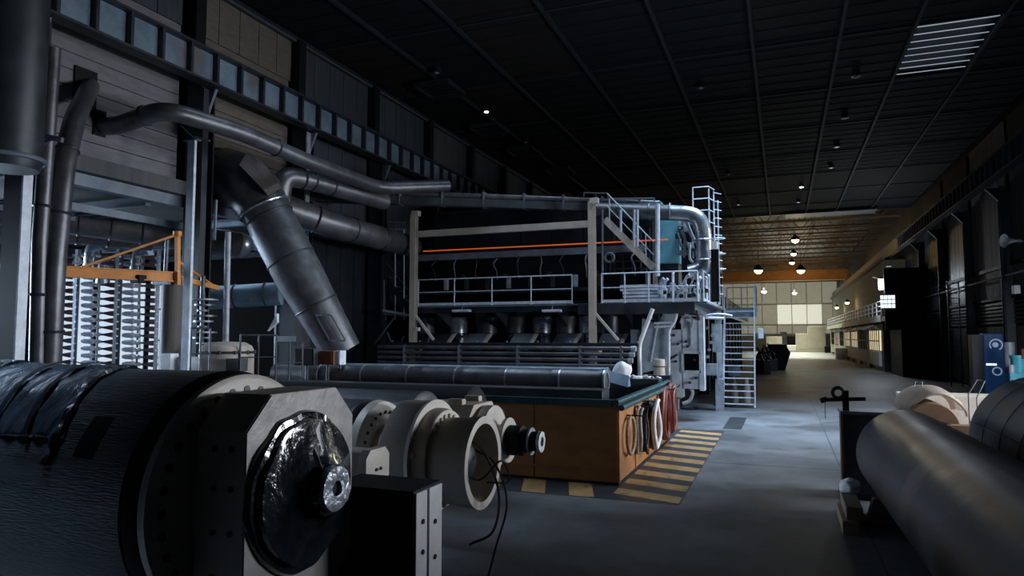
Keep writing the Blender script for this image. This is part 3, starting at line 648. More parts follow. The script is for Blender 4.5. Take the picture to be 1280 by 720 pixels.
tag(crinkle(b, .06, 4).put('plastic_bundle', 'white_rag'), 'round white plastic bundle at the back corner of the orange crate', 'bundle')
for i in range(8):
    p = Vector((-4.4 + i * .14, 20.4 + random.random() * .4, 1.88))
    b = B(); bmesh.ops.create_icosphere(b.bm, subdivisions=3, radius=.05 + .05 * random.random(), matrix=Matrix.Translation(p) @ Matrix.Diagonal((1.4, 1, .7, 1)))
    tag(crinkle(b, .05, 6, i).put('rag', 'white_rag' if i % 2 else 'hose_grey'), ('white' if i % 2 else 'grey') + ' crumpled rag on the crate corner, ' + ('farthest left of the row', 'second from the left of the row', 'third from the left of the row', 'fourth from the left of the row', 'fifth from the left of the row', 'sixth from the left of the row', 'seventh from the left of the row', 'nearest the teal rim tubes')[i], 'rag', 'rags at the crate corner')

# hoses and rings hung on the crate's right side
def hung_loop(y, z, ry, rz_, r, x, turns, spread, seed):
    pts = []; rnd = random.Random(seed)
    for k in range(turns * 28 + 1):
        a = 2 * math.pi * k / 28; tt = k / (turns * 28)
        q = 1 + .07 * math.sin(seed + 5 * tt)
        pts.append((x + spread * (tt - .5) + .015 * math.sin(3 * a + seed), y + ry * q * math.sin(a), z + rz_ * q * math.cos(a) + .02 * math.sin(2 * a + seed)))
    return B().pipe(pts, r, 8)
yA = 15.5
tag(B().torus((BX1 + .10, 15.35, .93), (1, 0, 0), .40, .04, 40, 10).put('hanging_ring', 'wood'), 'smooth tan ring hung nearest the front corner of the orange crate', 'ring')
for i, (yy, col, lab) in enumerate(((16.25, 'hose_grey', 'ragged grey hose coil hung second from the front corner of the orange crate'), (16.35, 'hose_black', 'thin black hose coil hung together with the ragged grey coil'))):
    tag(hung_loop(yy, .92, .16, .50, .035 if i == 0 else .025, BX1 + .12 + .1 * i, 3, .12, i * 2.1 + 1).put('hose_coil', col), lab, 'hose')
tag(hung_loop(17.35, .95, .42, .52, .055, BX1 + .16, 3, .2, 4).put('hose_coil', 'hose_black'), 'thick black hose coil hung on the orange crate behind the white one', 'hose')
tag(hung_loop(17.3, .93, .46, .56, .045, BX1 + .33, 2, .08, 2.2).put('hose_coil', 'white'), 'white hose coil hung in front of the thick black coil', 'hose')
tag(hung_loop(19.7, .98, .50, .64, .06, BX1 + .14, 3, .18, 5).put('hose_coil', 'hose_red'), 'red-brown hose coil on the crate, the one nearer the camera', 'hose')
tag(hung_loop(20.55, 1.0, .40, .66, .06, BX1 + .22, 3, .18, 7).put('hose_coil', 'hose_red'), 'red-brown hose coil hung last on the crate, nearest the machine', 'hose')
for i, (yy, zz) in enumerate(((15.35, 1.36), (16.3, 1.46), (17.35, 1.5), (19.7, 1.62), (20.55, 1.64))):
    tag(B().pipe([(BX1 - .02, yy, zz), (BX1 + .42, yy, zz), (BX1 + .45, yy, zz + .07)], .018, 8).put('hook', 'steel_dark'), 'steel hook on the orange crate side holding %s' % ('the tan ring', 'the ragged grey coil', 'the thick black and the white coil', 'the nearer red-brown coil', 'the last red-brown coil')[i], 'hook')

# ================================================================== RIGHT FOREGROUND
t = thing('plain_roll', 'smooth grey roll pointing at the camera in the lower right corner', 'roll', (2.0, 9, .2))
B().lathe([(0, 0), (0, .70), (.03, .77), (.09, .80), (9.4, .80), (9.4, 0)], (1.98, 14.2, 1.0), (.02, -1, 0), 72).put('roll_shell', 'roll_grey', t)
B().cyl((1.98, 14.2, 1.0), (1.97, 14.75, 1.0), .2, n=24).put('journal', 'steel_dark', t)
def saddleY(label, x, y, zc, r):
    t = thing('roll_cradle', label, 'stand', (x, y, 0)); h = zc - r * .72
    B().prism([(x - r * .95, y - .12, 0), (x + r * .95, y - .12, 0), (x + r * .8, y - .12, h), (x + r * .6, y - .12, h), (x, y - .12, zc - r - .02), (x - r * .6, y - .12, h), (x - r * .8, y - .12, h)], (0, .24, 0)).put('cradle', 'wood', t, smooth=False)
    B().bb(x - r * 1.05, x + r * 1.05, y - .25, y + .25, 0, .08).put('foot', 'wood', t, smooth=False)
saddleY('timber cradle under the back end of the smooth grey roll', 1.98, 13.2, 1.0, .8)
saddleY('timber cradle under the near part of the smooth grey roll', 2.08, 7.0, 1.0, .8)
t = thing('banded_roll', 'thick dark roll with raised bands at the right edge of the picture', 'roll', (4.2, 10, .1))
prof = [(0, 0), (0, .98), (.05, 1.10), (.12, 1.14)]; x = .12
while x < 9:
    prof += [(x, 1.15), (x + .86, 1.15), (x + .865, 1.158), (x + .89, 1.158), (x + .895, 1.15)]; x += .95
prof += [(9.2, 1.15), (9.2, 0)]
B().lathe(prof, (4.18, 14.7, 1.27), (.0, -1, 0), 80).put('roll_shell', 'roll_dark', t, angle=.9)
for k in range(3):
    a = R(-74 + 50 * k)
    B().bar((4.18 + 1.158 * math.sin(a), 14.55, 1.27 + 1.158 * math.cos(a)), (4.18 + 1.158 * math.sin(a), 6, 1.27 + 1.158 * math.cos(a)), .02).put('seam', 'steel_dark', t, smooth=False)
saddleY('timber cradle under the back end of the thick banded roll', 4.18, 13.6, 1.27, 1.15)
saddleY('timber cradle under the near part of the thick banded roll', 4.18, 8.0, 1.27, 1.15)
b = B(); bmesh.ops.create_grid(b.bm, x_segments=14, y_segments=8, size=.5, matrix=Matrix.Translation((3.0, 13.0, 1.05)) @ Matrix.Rotation(R(55), 4, 'Y') @ Matrix.Diagonal((.3, 1.5, 1, 1)))
bmesh.ops.solidify(b.bm, geom=b.bm.faces[:], thickness=.01)
tag(crinkle(b, .07, 4).put('plastic_scrap', 'film_silver'), 'scrap of pale plastic sheet caught between the two right-hand rolls', 'scrap')
# dark pedestal with clamp
t = thing('pedestal_cabinet', 'dark rusty-edged pedestal at the far end of the smooth grey roll', 'pedestal', (1.35, 15.3, 0))
B().bevbox((1.50, 15.3, .80), (.95, .75, 1.6), .02).put('body', 'steel_dark', t, smooth=False)
B().bb(1.0, 2.0, 14.9, 15.7, 1.6, 1.66).put('top_plate', 'galv_dark', t, smooth=False)
B().bb(1.0, 1.04, 14.9, 14.94, 0.05, 1.6).put('corner_angle', 'rust', t, smooth=False)
B().bb(.98, 2.02, 14.88, 15.72, 0, .08).put('plinth', 'black', t, smooth=False)
t = thing('shackle_clamp', 'black clamp with an eye ring on the edge of the dark pedestal', 'clamp', (1.1, 15.0, 1.66))
B().bar((0.72, 15.0, 1.86), (1.45, 15.0, 1.90), .10, .07).put('clamp_bar', 'black', t, smooth=False)
B().torus((.98, 15.0, 2.0), (0, 1, 0), .10, .035, 24, 8).put('eye_ring', 'black', t)
B().bb(1.05, 1.16, 14.95, 15.05, 1.66, 2.05).put('clamp_jaw', 'black', t, smooth=False)
B().pipe([(.74, 15, 1.86), (.74, 15, 1.5)], .008, 6).put('pin_chain', 'steel_dark', t)
B().cyl((.66, 15, 1.83), (.78, 15, 1.88), .05, n=10).put('clamp_nut', 'black', t)
for i, (dx, dz, lab) in enumerate(((0, 0, 'lower timber beam left of the smooth grey roll'), (.06, .22, 'upper timber beam left of the smooth grey roll'))):
    tag(B().bevbox((.92 + dx, 12.9, .11 + dz), (.24, 1.3, .2), .01).put('timber_beam', 'wood', smooth=False), lab, 'beam')
t = thing('plastic_scrap', 'white crumpled plastic on the timber beams beside the grey roll', 'scrap', (1.0, 13.3, .43))
b = B(); bmesh.ops.create_icosphere(b.bm, subdivisions=4, radius=.16, matrix=Matrix.Translation((1.0, 13.35, .56)) @ Matrix.Diagonal((1, 1.5, .8, 1)))
crinkle(b, .05, 6).put('crumple', 'white_rag', t)
# brown ended roll with beige wrap, pallet and handles behind the rolls
DX, DZ = atY(1166, 534, 17.4).x, atY(1166, 534, 17.4).z
t = thing('wrapped_drum', 'brown-ended drum with a beige paper wrap over its top', 'drum', (3.2, 18, .2))
B().lathe([(0, 0), (0, .50), (.04, .52), (1.3, .52), (1.3, 0)], (DX, 17.4, DZ), (0, 1, 0), 48).put('drum_body', 'brown', t)
b = B().lathe([(0, .53), (.0, .57), (.5, .66), (1.2, .70), (1.7, .66), (1.75, .56)], (DX + .14, 17.6, DZ + .12), (0, 1, 0), 48, a0=R(-75), a1=R(80))
bmesh.ops.solidify(b.bm, geom=b.bm.faces[:], thickness=.02)
crinkle(b, .03, 2.5).put('paper_wrap', 'paper', t)
B().cyl((DX + .2, 17.39, DZ - .1), (DX + .2, 17.1, DZ - .1), .22, n=24).put('hub', 'black', t)
B().bb(DX + .15, DX + 1.1, 16.95, 17.3, DZ - .2, DZ + .1).put('core_arm', 'brown', t, smooth=False)
B().bb(DX - .5, DX + .7, 17.5, 19.0, 0, DZ - .5).put('drum_base', 'brown', t, smooth=False)
t = thing('pallet_box', 'beige cardboard box on the floor behind the brown-ended drum', 'box', (4.2, 20.5, 0))
B().bevbox((3.9, 20.5, .82), (2.3, 1.0, 1.64), .03).put('carton', 'paper', t, smooth=False)
B().bb(2.7, 5.1, 19.95, 21.05, 0, .12).put('pallet', 'wood', t, smooth=False)
for i, (px, lab) in enumerate(((1148, 'left'), (1219, 'right'))):
    p = atY(px, 500, 18.6 if i == 0 else 17.4)
    q = [p + Vector((-.12, 0, -p.z)), p + Vector((-.12, 0, .12)), p + Vector((-.04 + .1 * i, .05, .42)), p + Vector((.10 + .1 * i, .05, .41)), p + Vector((.03, 0, .05)), p + Vector((.03, 0, -p.z))]
    tag(B().pipe(q, .014, 8).put('handle_frame', 'galv_dark'), 'thin bent metal handle frame on the %s of the beige drum' % lab, 'handle')

# ================================================================== THE PAPER MACHINE
YP = 25.5   # front line of the walkway
ZP = 4.33
def rail_run(name, label, p0, p1, n, h=1.1, m='galv', group=None, mid=(0.52,), toe=True, r=.022):
    """handrail: posts, top rail, mid rails, toe board between two deck points"""
    p0 = Vector(p0); p1 = Vector(p1); t = thing(name, label, 'railing', p0, group)
    for i in range(n + 1):
        q = p0.lerp(p1, i / n); B().cyl(q, q + Vector((0, 0, h)), r * 1.15, n=8).put('post', m, t)
        B().cyl(q, q + Vector((0, 0, .03)), r * 2.4, n=8).put('post_foot', m, t)
    B().cyl(p0 + Vector((0, 0, h)), p1 + Vector((0, 0, h)), r * 1.2, n=8).put('top_rail', m, t)
    for z in mid: B().cyl(p0 + Vector((0, 0, h * z)), p1 + Vector((0, 0, h * z)), r * .85, n=8).put('mid_rail', m, t)
    if toe: B().bar(p0 + Vector((0, 0, .07)), p1 + Vector((0, 0, .07)), .012, .11).put('toe_board', m, t, smooth=False)
    return t
# deck
t = thing('walkway_deck', 'long grey steel walkway along the front of the machine', 'walkway', (-14.2, YP, ZP - .3))
B().bb(-14.2, -3.0, YP, YP + 1.5, ZP - .06, ZP).put('deck_plate', 'galv_dark', t, smooth=False)
B().hbeam((-14.2, YP + .1, ZP - .18), (-7.2, YP + .1, ZP - .18), .1, .22, .02).put('edge_beam', 'hood', t, smooth=False)
B().bb(-7.2, -2.9, YP - .05, YP + .15, ZP - .42, ZP - .02).put('edge_beam', 'rust' if 0 else 'steel_dark', t, smooth=False)
for k in range(5): B().prism([(-13.3 + 2.6 * k, YP + .1, ZP - .3), (-13.3 + 2.6 * k, YP + 1.4, ZP - .3), (-13.3 + 2.6 * k, YP + 1.4, ZP - .9)], (.08, 0, 0)).put('bracket', 'steel_dark', t, smooth=False)
pa = [atY(px, 360, YP).x for px in (523, 567, 614, 663, 715)]
rail_run('handrail', 'long galvanised handrail between the two cream posts', (pa[0], YP, ZP), (pa[-1], YP, ZP), 4)
rail_run('handrail', 'galvanised handrail right of the second cream post, before the stacked planks', (atY(752, 360, YP).x, YP, ZP), (atY(872, 360, YP).x, YP, ZP), 4)
for i, px in enumerate((577, 690)):
    q = atY(px, 387, YP - .1); t = thing('floodlight', 'pale floodlight tray under the walkway, %s of two' % ('left' if i == 0 else 'right'), 'lamp', q)
    B().bevbox(q + Vector((0, 0, -.05)), (.75, .3, .1), .03).put('tray', 'machine_pale', t, smooth=False)
    B().bar(q, q + Vector((0, .2, .25)), .03).put('arm', 'galv_dark', t)

# cream portal frame
xA, xB = atY(517, 350, 25.2).x, atY(740.5, 350, 25.2).x
t = thing('portal_frame', 'cream painted portal frame of two posts and a cross beam', 'frame', (xA, 25.2, 2.6))
for x, y in ((xA, 25.2), (xB, 25.2)):
    B().hbeam((x, y, 0.0), (x, y, 8.15), .25, .24, .03, (0, 1, 0)).put('post', 'cream', t, smooth=False)
    B().bb(x - .03, x + .26, y - .2, y + .1, 8.05, 8.25).put('post_head', 'cream_face', t, smooth=False)
    B().bb(x - .28, x + .28, y - .25, y + .25, 2.5, 2.58).put('foot_plate', 'cream', t, smooth=False)
    B().bar((x + .1, y, 3.95), (x + .95, y, 2.95), .09).put('knee_brace', 'cream_face', t, smooth=False)
B().bb(xA + .1, xB - .05, 25.1, 25.3, 7.17, 7.42).put('cross_beam', 'cream', t, smooth=False)
B().bb(xA + .24, xA + .36, 25.0, 25.15, 3.3, 3.45).put('junction_box', 'white', t, smooth=False)

# upper girder / pipe bridge running across above the frame
t = thing('upper_gantry_beam', 'long dark gantry beam crossing above the cream portal frame', 'beam', (-10, 25.8, 8.2))
g0, g1 = Vector((-16.9, 20.9, 8.3)), Vector((-4.6, 28.6, 8.3))
B().bar(g0, g1, .3, .26).put('beam', 'steel_dark', t, smooth=False)
B().bar(g0 - Vector((0, 0, .16)), g1 - Vector((0, 0, .16)), .38, .05).put('bottom_flange', 'steel_dark', t, smooth=False)
B().pipe([g0 + Vector((0, 0, .26)), g1 + Vector((0, 0, .26))], .11, 10).put('pipe', 'duct', t)
for i in range(9): q = g0.lerp(g1, (i + .5) / 9); B().bb(q.x - .03, q.x + .03, q.y - .2, q.y + .2, 8.1, 8.72).put('clip', 'galv_dark', t, smooth=False)
o = B().bb(-11.8, -8.8, 29.6, 30.6, 8.95, 9.5); tag(o.put('rusty_box', 'rust', smooth=False), 'long rust-brown box on top of the dryer hood', 'box')

# hood and dark body of the dryer section
t = thing('dryer_hood', 'huge dark panelled dryer hood behind the walkway', 'hood', (-9, 30, 4.5))
for k in range(7):
    x0 = -15.2 + k * 1.45
    B().bb(x0, x0 + 1.42, 29.1, 29.2, 6.75, 8.75).put('front_panel', 'hood', t, smooth=False)
B().bb(-15.2, -5.1, 29.2, 62, 5.0, 8.8).put('hood_core', 'black', t, smooth=False)
for k in range(12):
    B().bb(-5.1, -5.02, 29.3 + k * 2.7, 31.9 + k * 2.7, 5.0, 8.7).put('side_panel', 'hood', t, smooth=False)
B().bb(-15.3, -5.0, 27.4, 27.62, 6.45, 6.72).put('lower_lip', 'steel_blue', t, smooth=False)
B().bb(-15.3, -5.0, 29.2, 62, 8.8, 8.95).put('roof', 'steel_dark', t, smooth=False)
B().cyl((-14.8, 27.25, 6.86), (-3.9, 26.2, 6.70), .028, n=8).put('glowing_strip', 'orange_glow', t)
for i in range(10):
    x = -14.2 + i * .98
    B().pipe(curve_pts([(x, 27.3, 6.4), (x + .1 * (i % 3 - 1), 27.1, 6.15), (x + .02, 27.15, 5.85), (x, 27.3, 5.5)]), .03, 6).put('steam_hose', 'galv_dark' if i % 2 else 'steel_dark', t)
    if i % 2: B().cyl((x + .4, 27.3, 5.65), (x + .4, 27.1, 5.65), .10, n=14).put('gauge', 'steel_dark', t)
    B().bevbox((x + .5, 27.35, 5.35), (.16, .2, .5), .02).put('valve_block', 'steel_dark' if i % 3 else 'machine_grey', t, smooth=False)
B().bb(-15, -5.1, 27.4, 27.7, 4.95, 5.08).put('middle_ledge', 'steel_dark', t, smooth=False)

# drying cylinders in two rows behind the slanted doctor boxes
gl = 'drying cylinders behind the lower front of the machine'
t = thing('paper_machine', 'dark lower frame of the paper machine under the walkway', 'machine', (-9, 30, 0))
B().bb(-14.5, -4.2, 28.2, 62, 0, 4.6).put('body_core', 'black', t, smooth=False)
B().bb(-14.5, -4.95, 25.9, 28.2, 0, 2.35).put('front_sill', 'black', t, smooth=False)
for k in range(6): B().bb(-14.3 + 1.9 * k, -14.05 + 1.9 * k, 27.6, 28.2, 2.35, 4.2).put('frame_post', 'steel_dark', t, smooth=False)
px0 = [573, 617, 647, 678, 735]
for i, px in enumerate((532, 573, 610, 645, 678, 708, 736, 760)):
    q = atY(px, 412, 27.2); ct = thing('drying_cylinder', 'upright dark cylinder, number %s along the row under the walkway' % ('one', 'two', 'three', 'four', 'five', 'six', 'seven', 'eight')[i], 'cylinder', (q.x, 27.2, 2.4))
    B().lathe([(0, 0), (0, .36), (.1, .40), (1.3, .40), (1.4, .34), (1.4, 0)], (q.x, 27.2, 2.5), (0, 0, 1), 28).put('shell', 'duct_bright' if i in (1, 4, 6) else 'duct', ct)  # brighter metal on three shells stands in for highlights
    B().torus((q.x, 27.2, 3.2), (0, 0, 1), .405, .03, 28, 6).put('band', 'steel_dark', ct)
for i, px in enumerate((547, 592, 650, 704, 762)):
    q = atY(px, 425, 25.9)
    ct = thing('doctor_box', 'slanted dark box with a pale edge, %s from the left above the pipe bank' % ('first', 'second', 'third', 'fourth', 'fifth')[i], 'box', (q.x, 25.9, 2.5))
    X = q.x
    B().prism([(X - .55, 25.7, 2.55), (X + .30, 25.7, 2.55), (X + .48, 26.3, 3.2), (X - .37, 26.3, 3.2)], (0, .25, 0)).put('case', 'steel_blue' if i else 'steel_dark', ct, smooth=False)
    B().prism([(X + .30, 25.68, 2.55), (X + .42, 25.68, 2.55), (X + .60, 26.28, 3.2), (X + .48, 26.28, 3.2)], (0, .2, 0)).put('lit_edge', 'cream', ct, smooth=False)  # cream plate paints in the lit right edge of the box
# bank of four long pipes
t = thing('pipe_bank', 'bank of four horizontal dark pipes below the portal frame', 'pipe', (-9, 24.3, 1.9))
for k in range(4):
    z = 2.66 - k * .205
    B().pipe([(-15.2, 24.3, z), (-4.9 - .06 * k, 24.3, z)], .075, 12).put('pipe', 'duct', t)
    B().cyl((-4.95 - .06 * k, 24.3, z), (-4.78 - .06 * k, 24.3, z), .095, n=12).put('end_cap', 'machine_grey', t)
for x in (-14, -11.6, -9.2, -6.8, -5.3): B().bb(x - .035, x + .035, 24.2, 24.42, 1.95, 2.75).put('clamp', 'galv_dark', t, smooth=False)
for x in (-13.5, -9.5, -5.8): B().bb(x - .08, x + .08, 24.4, 24.55, 0, 2.7).put('support_post', 'steel_dark', t, smooth=False)
t = thing('low_beam', 'dark flat beam above the pipe bank', 'beam', (-9, 24.7, 2.7))
B().hbeam((-15.3, 24.75, 2.78), (-4.8, 24.75, 2.78), .2, .14, .02).put('beam', 'steel_dark', t, smooth=False)
for k in range(9): B().cyl((-14.8 + 1.25 * k, 24.7, 2.87), (-14.8 + 1.25 * k, 24.7, 2.92), .05, n=8).put('bolt', 'galv_dark', t)

# stack of planks on the walkway
plx = atY(805, 365, YP + .75).x
for k in range(5):
    z = ZP + .08 + k * .13
    o = B().bevbox((plx + .05 * (k % 2) - .02 * k, YP + .75, z + .045), (1.7 - .12 * (k % 3), .5, .10), .015, rz=R(2 * (k % 3) - 2)).put('plank', 'machine_pale', smooth=False)
    tag(o, 'grey-white plank lying on the walkway, %s of the stack of five' % ('bottom', 'second from bottom', 'middle', 'second from top', 'top')[k], 'plank')

# operator side: column, panels, frame with square opening, valves
t = thing('support_column', 'blue-grey steel column standing beside the ladder stair', 'column', (-2.35, 27.8, 0))
cx = atZ(901, 507, 0); cx = Vector((cx.x, cx.y, 0))
t.location = cx
B().hbeam(cx, cx + Vector((0, 0, 4.25)), .20, .24, .03, (0, 1, 0)).put('shaft', 'machine_pale', t, smooth=False)
B().bb(cx.x - .12, cx.x + .12, cx.y - .16, cx.y - .13, 0, 4.25).put('front_flange', 'machine_pale', t, smooth=False)
B().bb(cx.x - .28, cx.x + .28, cx.y - .28, cx.y + .28, 0, .1).put('base_plate', 'steel_dark', t, smooth=False)
YQ = 26.2
def px(pxx, pyy, Y=YQ): return atY(pxx, pyy, Y)
def panel(label, pts, Y, m, th=.08, name='side_panel', cat='panel', extra=None):
    P = [atY(a, b, Y) for a, b in pts]; t = thing(name, label, cat, P[0])
    B().prism(P, (0, th, 0)).put('sheet', m, t, smooth=False); return t
t = panel('slanted grey guide panel under the walkway, upper one', ((831, 388), (848, 388), (843, 410), (817, 420), (821, 406)), 26.0, 'machine_grey')
t = panel('long slanted grey guide panel beside the white bent pipe', ((803, 398), (838, 412), (832, 459), (797, 468)), 25.8, 'machine_grey', .15)
a, b2 = atY(822, 405, 25.75), atY(814, 452, 25.75); B().bar(a, b2, .05).put('seam_bar', 'galv', t)
t = panel('narrow dark grey panel left of the white bent pipe', ((788, 412), (800, 412), (799, 462), (789, 462)), 25.9, 'steel_blue', .1)
P = [atY(a, b, 24.9) for a, b in ((816, 386), (812, 396), (800, 428), (799, 440), (800, 474))]
tag(B().pipe(bend(P, .3), .075, 12).put('bent_pipe', 'white'), 'white bent pipe rising to the walkway left of the slanted panels', 'pipe')
P = [atY(a, b, 25.6) for a, b in ((846, 386), (845, 400), (836, 412), (836, 470))]
tag(B().pipe(bend(P, .3), .055, 10).put('bent_pipe', 'machine_pale'), 'slim pale pipe right of the slanted panels', 'pipe')
for k, (dx, dy, lab) in enumerate(((0, 0, 'lower'), (0, -5, 'upper'))):
    tag(B().pipe([atY(818, 409 + dy, 25.6), atY(842, 408 + dy, 25.6)], .04, 8).put('cross_bar', 'galv'), lab + ' short cross bar tying the slanted panels', 'bar')
t = thing('drive_frame', 'pale blue-grey machine end frame with a square black opening', 'machine', atY(832, 480, 26.4))
X = lambda a: atY(a, 440, 26.4).x
Z = lambda b: atY(860, b, 26.4).z
b = B()
b.bb(X(832), X(853), 26.4, 26.9, Z(497), Z(412))
b.bb(X(852), X(879), 26.4, 26.9, Z(440), Z(398)); b.bb(X(852), X(879), 26.4, 26.9, Z(486), Z(465)); b.bb(X(874), X(880), 26.35, 26.9, Z(488), Z(396))
b.put('frame_plate', 'machine_pale', t, smooth=False)
B().bb(X(834), X(880), 26.95, 27.1, Z(488), Z(395)).put('back_plate', 'black', t, smooth=False)
for (a, b_, c, d) in ((853, 439, 876, 442), (853, 463, 876, 466), (852, 440, 854, 466), (874, 440, 877, 466)):
    B().bb(X(a), X(c), 26.32, 26.42, Z(d), Z(b_)).put('opening_trim', 'galv', t, smooth=False)
B().bb(X(864), X(866), 26.3, 26.4, Z(432), Z(402)).put('rib', 'galv', t, smooth=False)
for (a, b_) in ((838, 425), (843, 419), (848, 430), (858, 427), (860, 433), (845, 452), (838, 470), (870, 472), (862, 478), (868, 450)):
    B().cyl((X(a), 26.38, Z(b_)), (X(a), 26.25, Z(b_)), .05, n=10).put('stud', 'steel_dark', t)
B().bar((X(836), 26.25, Z(450)), (X(848), 26.1, Z(443)), .12, .06).put('lever', 'steel_dark', t)
P = [atY(a, b, 26.2) for a, b in ((850, 404), (853, 397), (862, 396), (866, 402), (864, 410))]
tag(B().pipe(curve_pts(P), .035, 8).put('cable', 'hose_grey'), 'grey cable arching over the top of the pale end frame', 'cable')
P = [atY(a, b, 26.2) for a, b in ((856, 393), (875, 395), (892, 393), (905, 393), (915, 395))]
tag(B().pipe(curve_pts(P), .04, 10).put('overhead_pipe', 'machine_pale'), 'pale pipe running under the walkway towards the ladder stair', 'pipe')
tag(B().pipe([atY(852, 396, 27), atY(905, 398, 27)], .05, 10).put('overhead_pipe', 'galv'), 'straight galvanised pipe just below the pale one under the walkway', 'pipe')
# second machine unit further in the shade between frame and column
t = thing('gear_unit', 'dark gear unit in shade between the pale frame and the blue-grey column', 'machine', atY(888, 480, 30))
g = lambda a, b_: atY(a, b_, 30)
B().bb(g(882, 0).x, g(892, 0).x, 30, 31, g(888, 440).z, g(888, 405).z).put('casing', 'machine_grey', t, smooth=False)
B().bevbox(g(889, 462) + Vector((0, .3, 0)), (.55, .5, .5), .06).put('gear_case', 'machine_grey', t, smooth=False)
for k in range(5): B().cyl(g(884 + (k * 7) % 9, 410 + 9 * k), g(884 + (k * 7) % 9, 410 + 9 * k) - Vector((0, .25, 0)), .07, n=10).put('fitting', 'machine_grey', t)
B().bb(g(884, 0).x, g(893, 0).x, 30.2, 30.8, 0, g(888, 474).z).put('plinth', 'machine_grey', t, smooth=False)
t = thing('grey_drum', 'small beige cylinder on the floor behind the red-brown coils', 'drum', (-3.3, 25.0, 0))
q = atY(824, 458, 24.6); t.location = (q.x, 24.6, q.z - .35)
B().lathe([(0, 0), (0, .2), (.55, .2), (.55, 0)], (q.x, 24.6, q.z - .3), (0, 0, 1), 20).put('shell', 'cream', t)
B().torus((q.x, 24.6, q.z), (0, 0, 1), .205, .02, 20, 6).put('hoop', 'steel_dark', t)
B().bb(q.x - .5, q.x + .4, 24.4, 24.9, 0, q.z - .3).put('stand', 'steel_dark', t, smooth=False)
# valve assembly standing by the walkway foot
q = atZ(858, 512, 0)
t = thing('valve_assembly', 'pale valve and white bent pipe on a stub by the end frame', 'valve', q)
qx, qy = q.x, q.y
B().pipe(bend([(qx - .75, qy + .2, 0), (qx - .75, qy + .2, 1.0), (qx - .75, qy + .2, 2.2)], .2), .11, 14).put('riser', 'white', t)
B().pipe(bend([(qx - .45, qy, .75), (qx + .1, qy, 1.0), (qx + .3, qy, .75), (qx + .15, qy, .35), (qx - .15, qy, .25)], .18), .075, 12).put('curved_branch', 'white', t)
B().bevbox((qx - .35, qy, .62), (.34, .3, .34), .03).put('brown_block', 'rust' if 0 else 'wood', t, smooth=False)
B().bevbox((qx - .55, qy + .05, .22), (.5, .45, .44), .03).put('valve_body', 'machine_pale', t, smooth=False)
B().torus((qx - .1, qy - .2, 1.05), (0, 1, 0), .14, .02, 20, 6).put('hand_wheel', 'machine_grey', t)
B().pipe(curve_pts([(qx - .2, qy, .05), (qx + .2, qy - .1, .03), (qx + .45, qy + .1, .05), (qx + .3, qy + .35, .04)]), .035, 6).put('floor_hose', 'hose_black', t)

# ------------------------------------------------ ladder stair up to the landing
zl = ZP
b0 = atZ(925, 510, 0); sx0 = b0.x - .68; sx1 = b0.x + .62; y0 = b0.y; y1 = y0 + 1.9
t = thing('ladder_stair', 'steep galvanised open-tread stair up to the walkway', 'stair', (b0.x, y0, 0))
for x in (sx0, sx1): B().bar((x, y0, 0), (x, y1, zl), .05, .22).put('stringer', 'machine_pale', t, smooth=False)
n = 16
for i in range(n):
    f = (i + .6) / n; B().bb(sx0, sx1, y0 + (y1 - y0) * f - .13, y0 + (y1 - y0) * f + .12, zl * f - .02, zl * f + .02).put('tread', 'galv', t, smooth=False)
for x in (sx0, sx1):
    B().pipe([(x, y0 - .05, .1), (x, y0 - .05, 1.0), (x, y1, zl + 1.05)], .025, 8).put('hand_rail', 'galv', t)
    for f in (.33, .66): B().cyl((x, y0 + (y1 - y0) * f, zl * f), (x, y0 + (y1 - y0) * f, zl * f + 1.02), .02, n=6).put('rail_post', 'galv', t)
t = thing('stair_landing', 'small grey landing at the top of the ladder stair', 'landing', (b0.x, y1, zl - .2))
B().bb(sx0 - .9, sx1 + .1, y1, y1 + 1.4, zl - .06, zl).put('deck_plate', 'galv_dark', t, smooth=False)
B().bb(sx0 - .9, sx1 + .1, y1 - .05, y1 + .03, zl - .35, zl - .02).put('edge_beam', 'machine_grey', t, smooth=False)
B().bb(-3.3, sx0, YP, y1 + 1.4, zl - .06, zl).put('side_deck', 'galv_dark', t, smooth=False)
B().bb(-3.1, -3.0, YP, y1, zl - .35, zl - .05).put('side_beam', 'machine_grey', t, smooth=False)
rail_run('handrail', 'galvanised rail at the back of the stair landing', (sx0, y1 + 1.35, zl), (sx1 + .05, y1 + 1.35, zl), 2)
rail_run('handrail', 'galvanised rail on the aisle side of the stair landing', (sx1 + .05, y1, zl), (sx1 + .05, y1 + 1.35, zl), 1)
rail_run('handrail', 'galvanised rail running back from the walkway corner towards the stair', (atY(880, 370, YP + .3).x, YP + .2, zl), (sx0 - .1, y1 - .2, zl), 4)
for i, (dx, y_, h) in enumerate(((-.35, y1 + .6, .95), (.18, y1 + .9, 1.15))):
    q = (b0.x + dx, y_ - .1, 0)
    o = B().lathe([(0, 0), (0, .16), (h * .6, .15), (h * .7, .10), (h, .08), (h, 0)], q, (0, 0, 1), 16).put('pale_cylinder', 'cream_face'); tag(o, ('short' if i == 0 else 'tall') + ' cream cylinder seen through the lower treads of the stair', 'cylinder')
t = thing('control_box', 'grey control box behind the left stringer of the ladder stair', 'box', (b0.x - .35, y1 + .5, 1.1))
B().bevbox((b0.x - .35, y1 + .5, 1.5), (.55, .3, .5), .02).put('box', 'machine_grey', t, smooth=False)
B().cyl((b0.x - .35, y1 + .5, 0), (b0.x - .35, y1 + .5, 1.3), .05, n=8).put('leg', 'machine_grey', t)

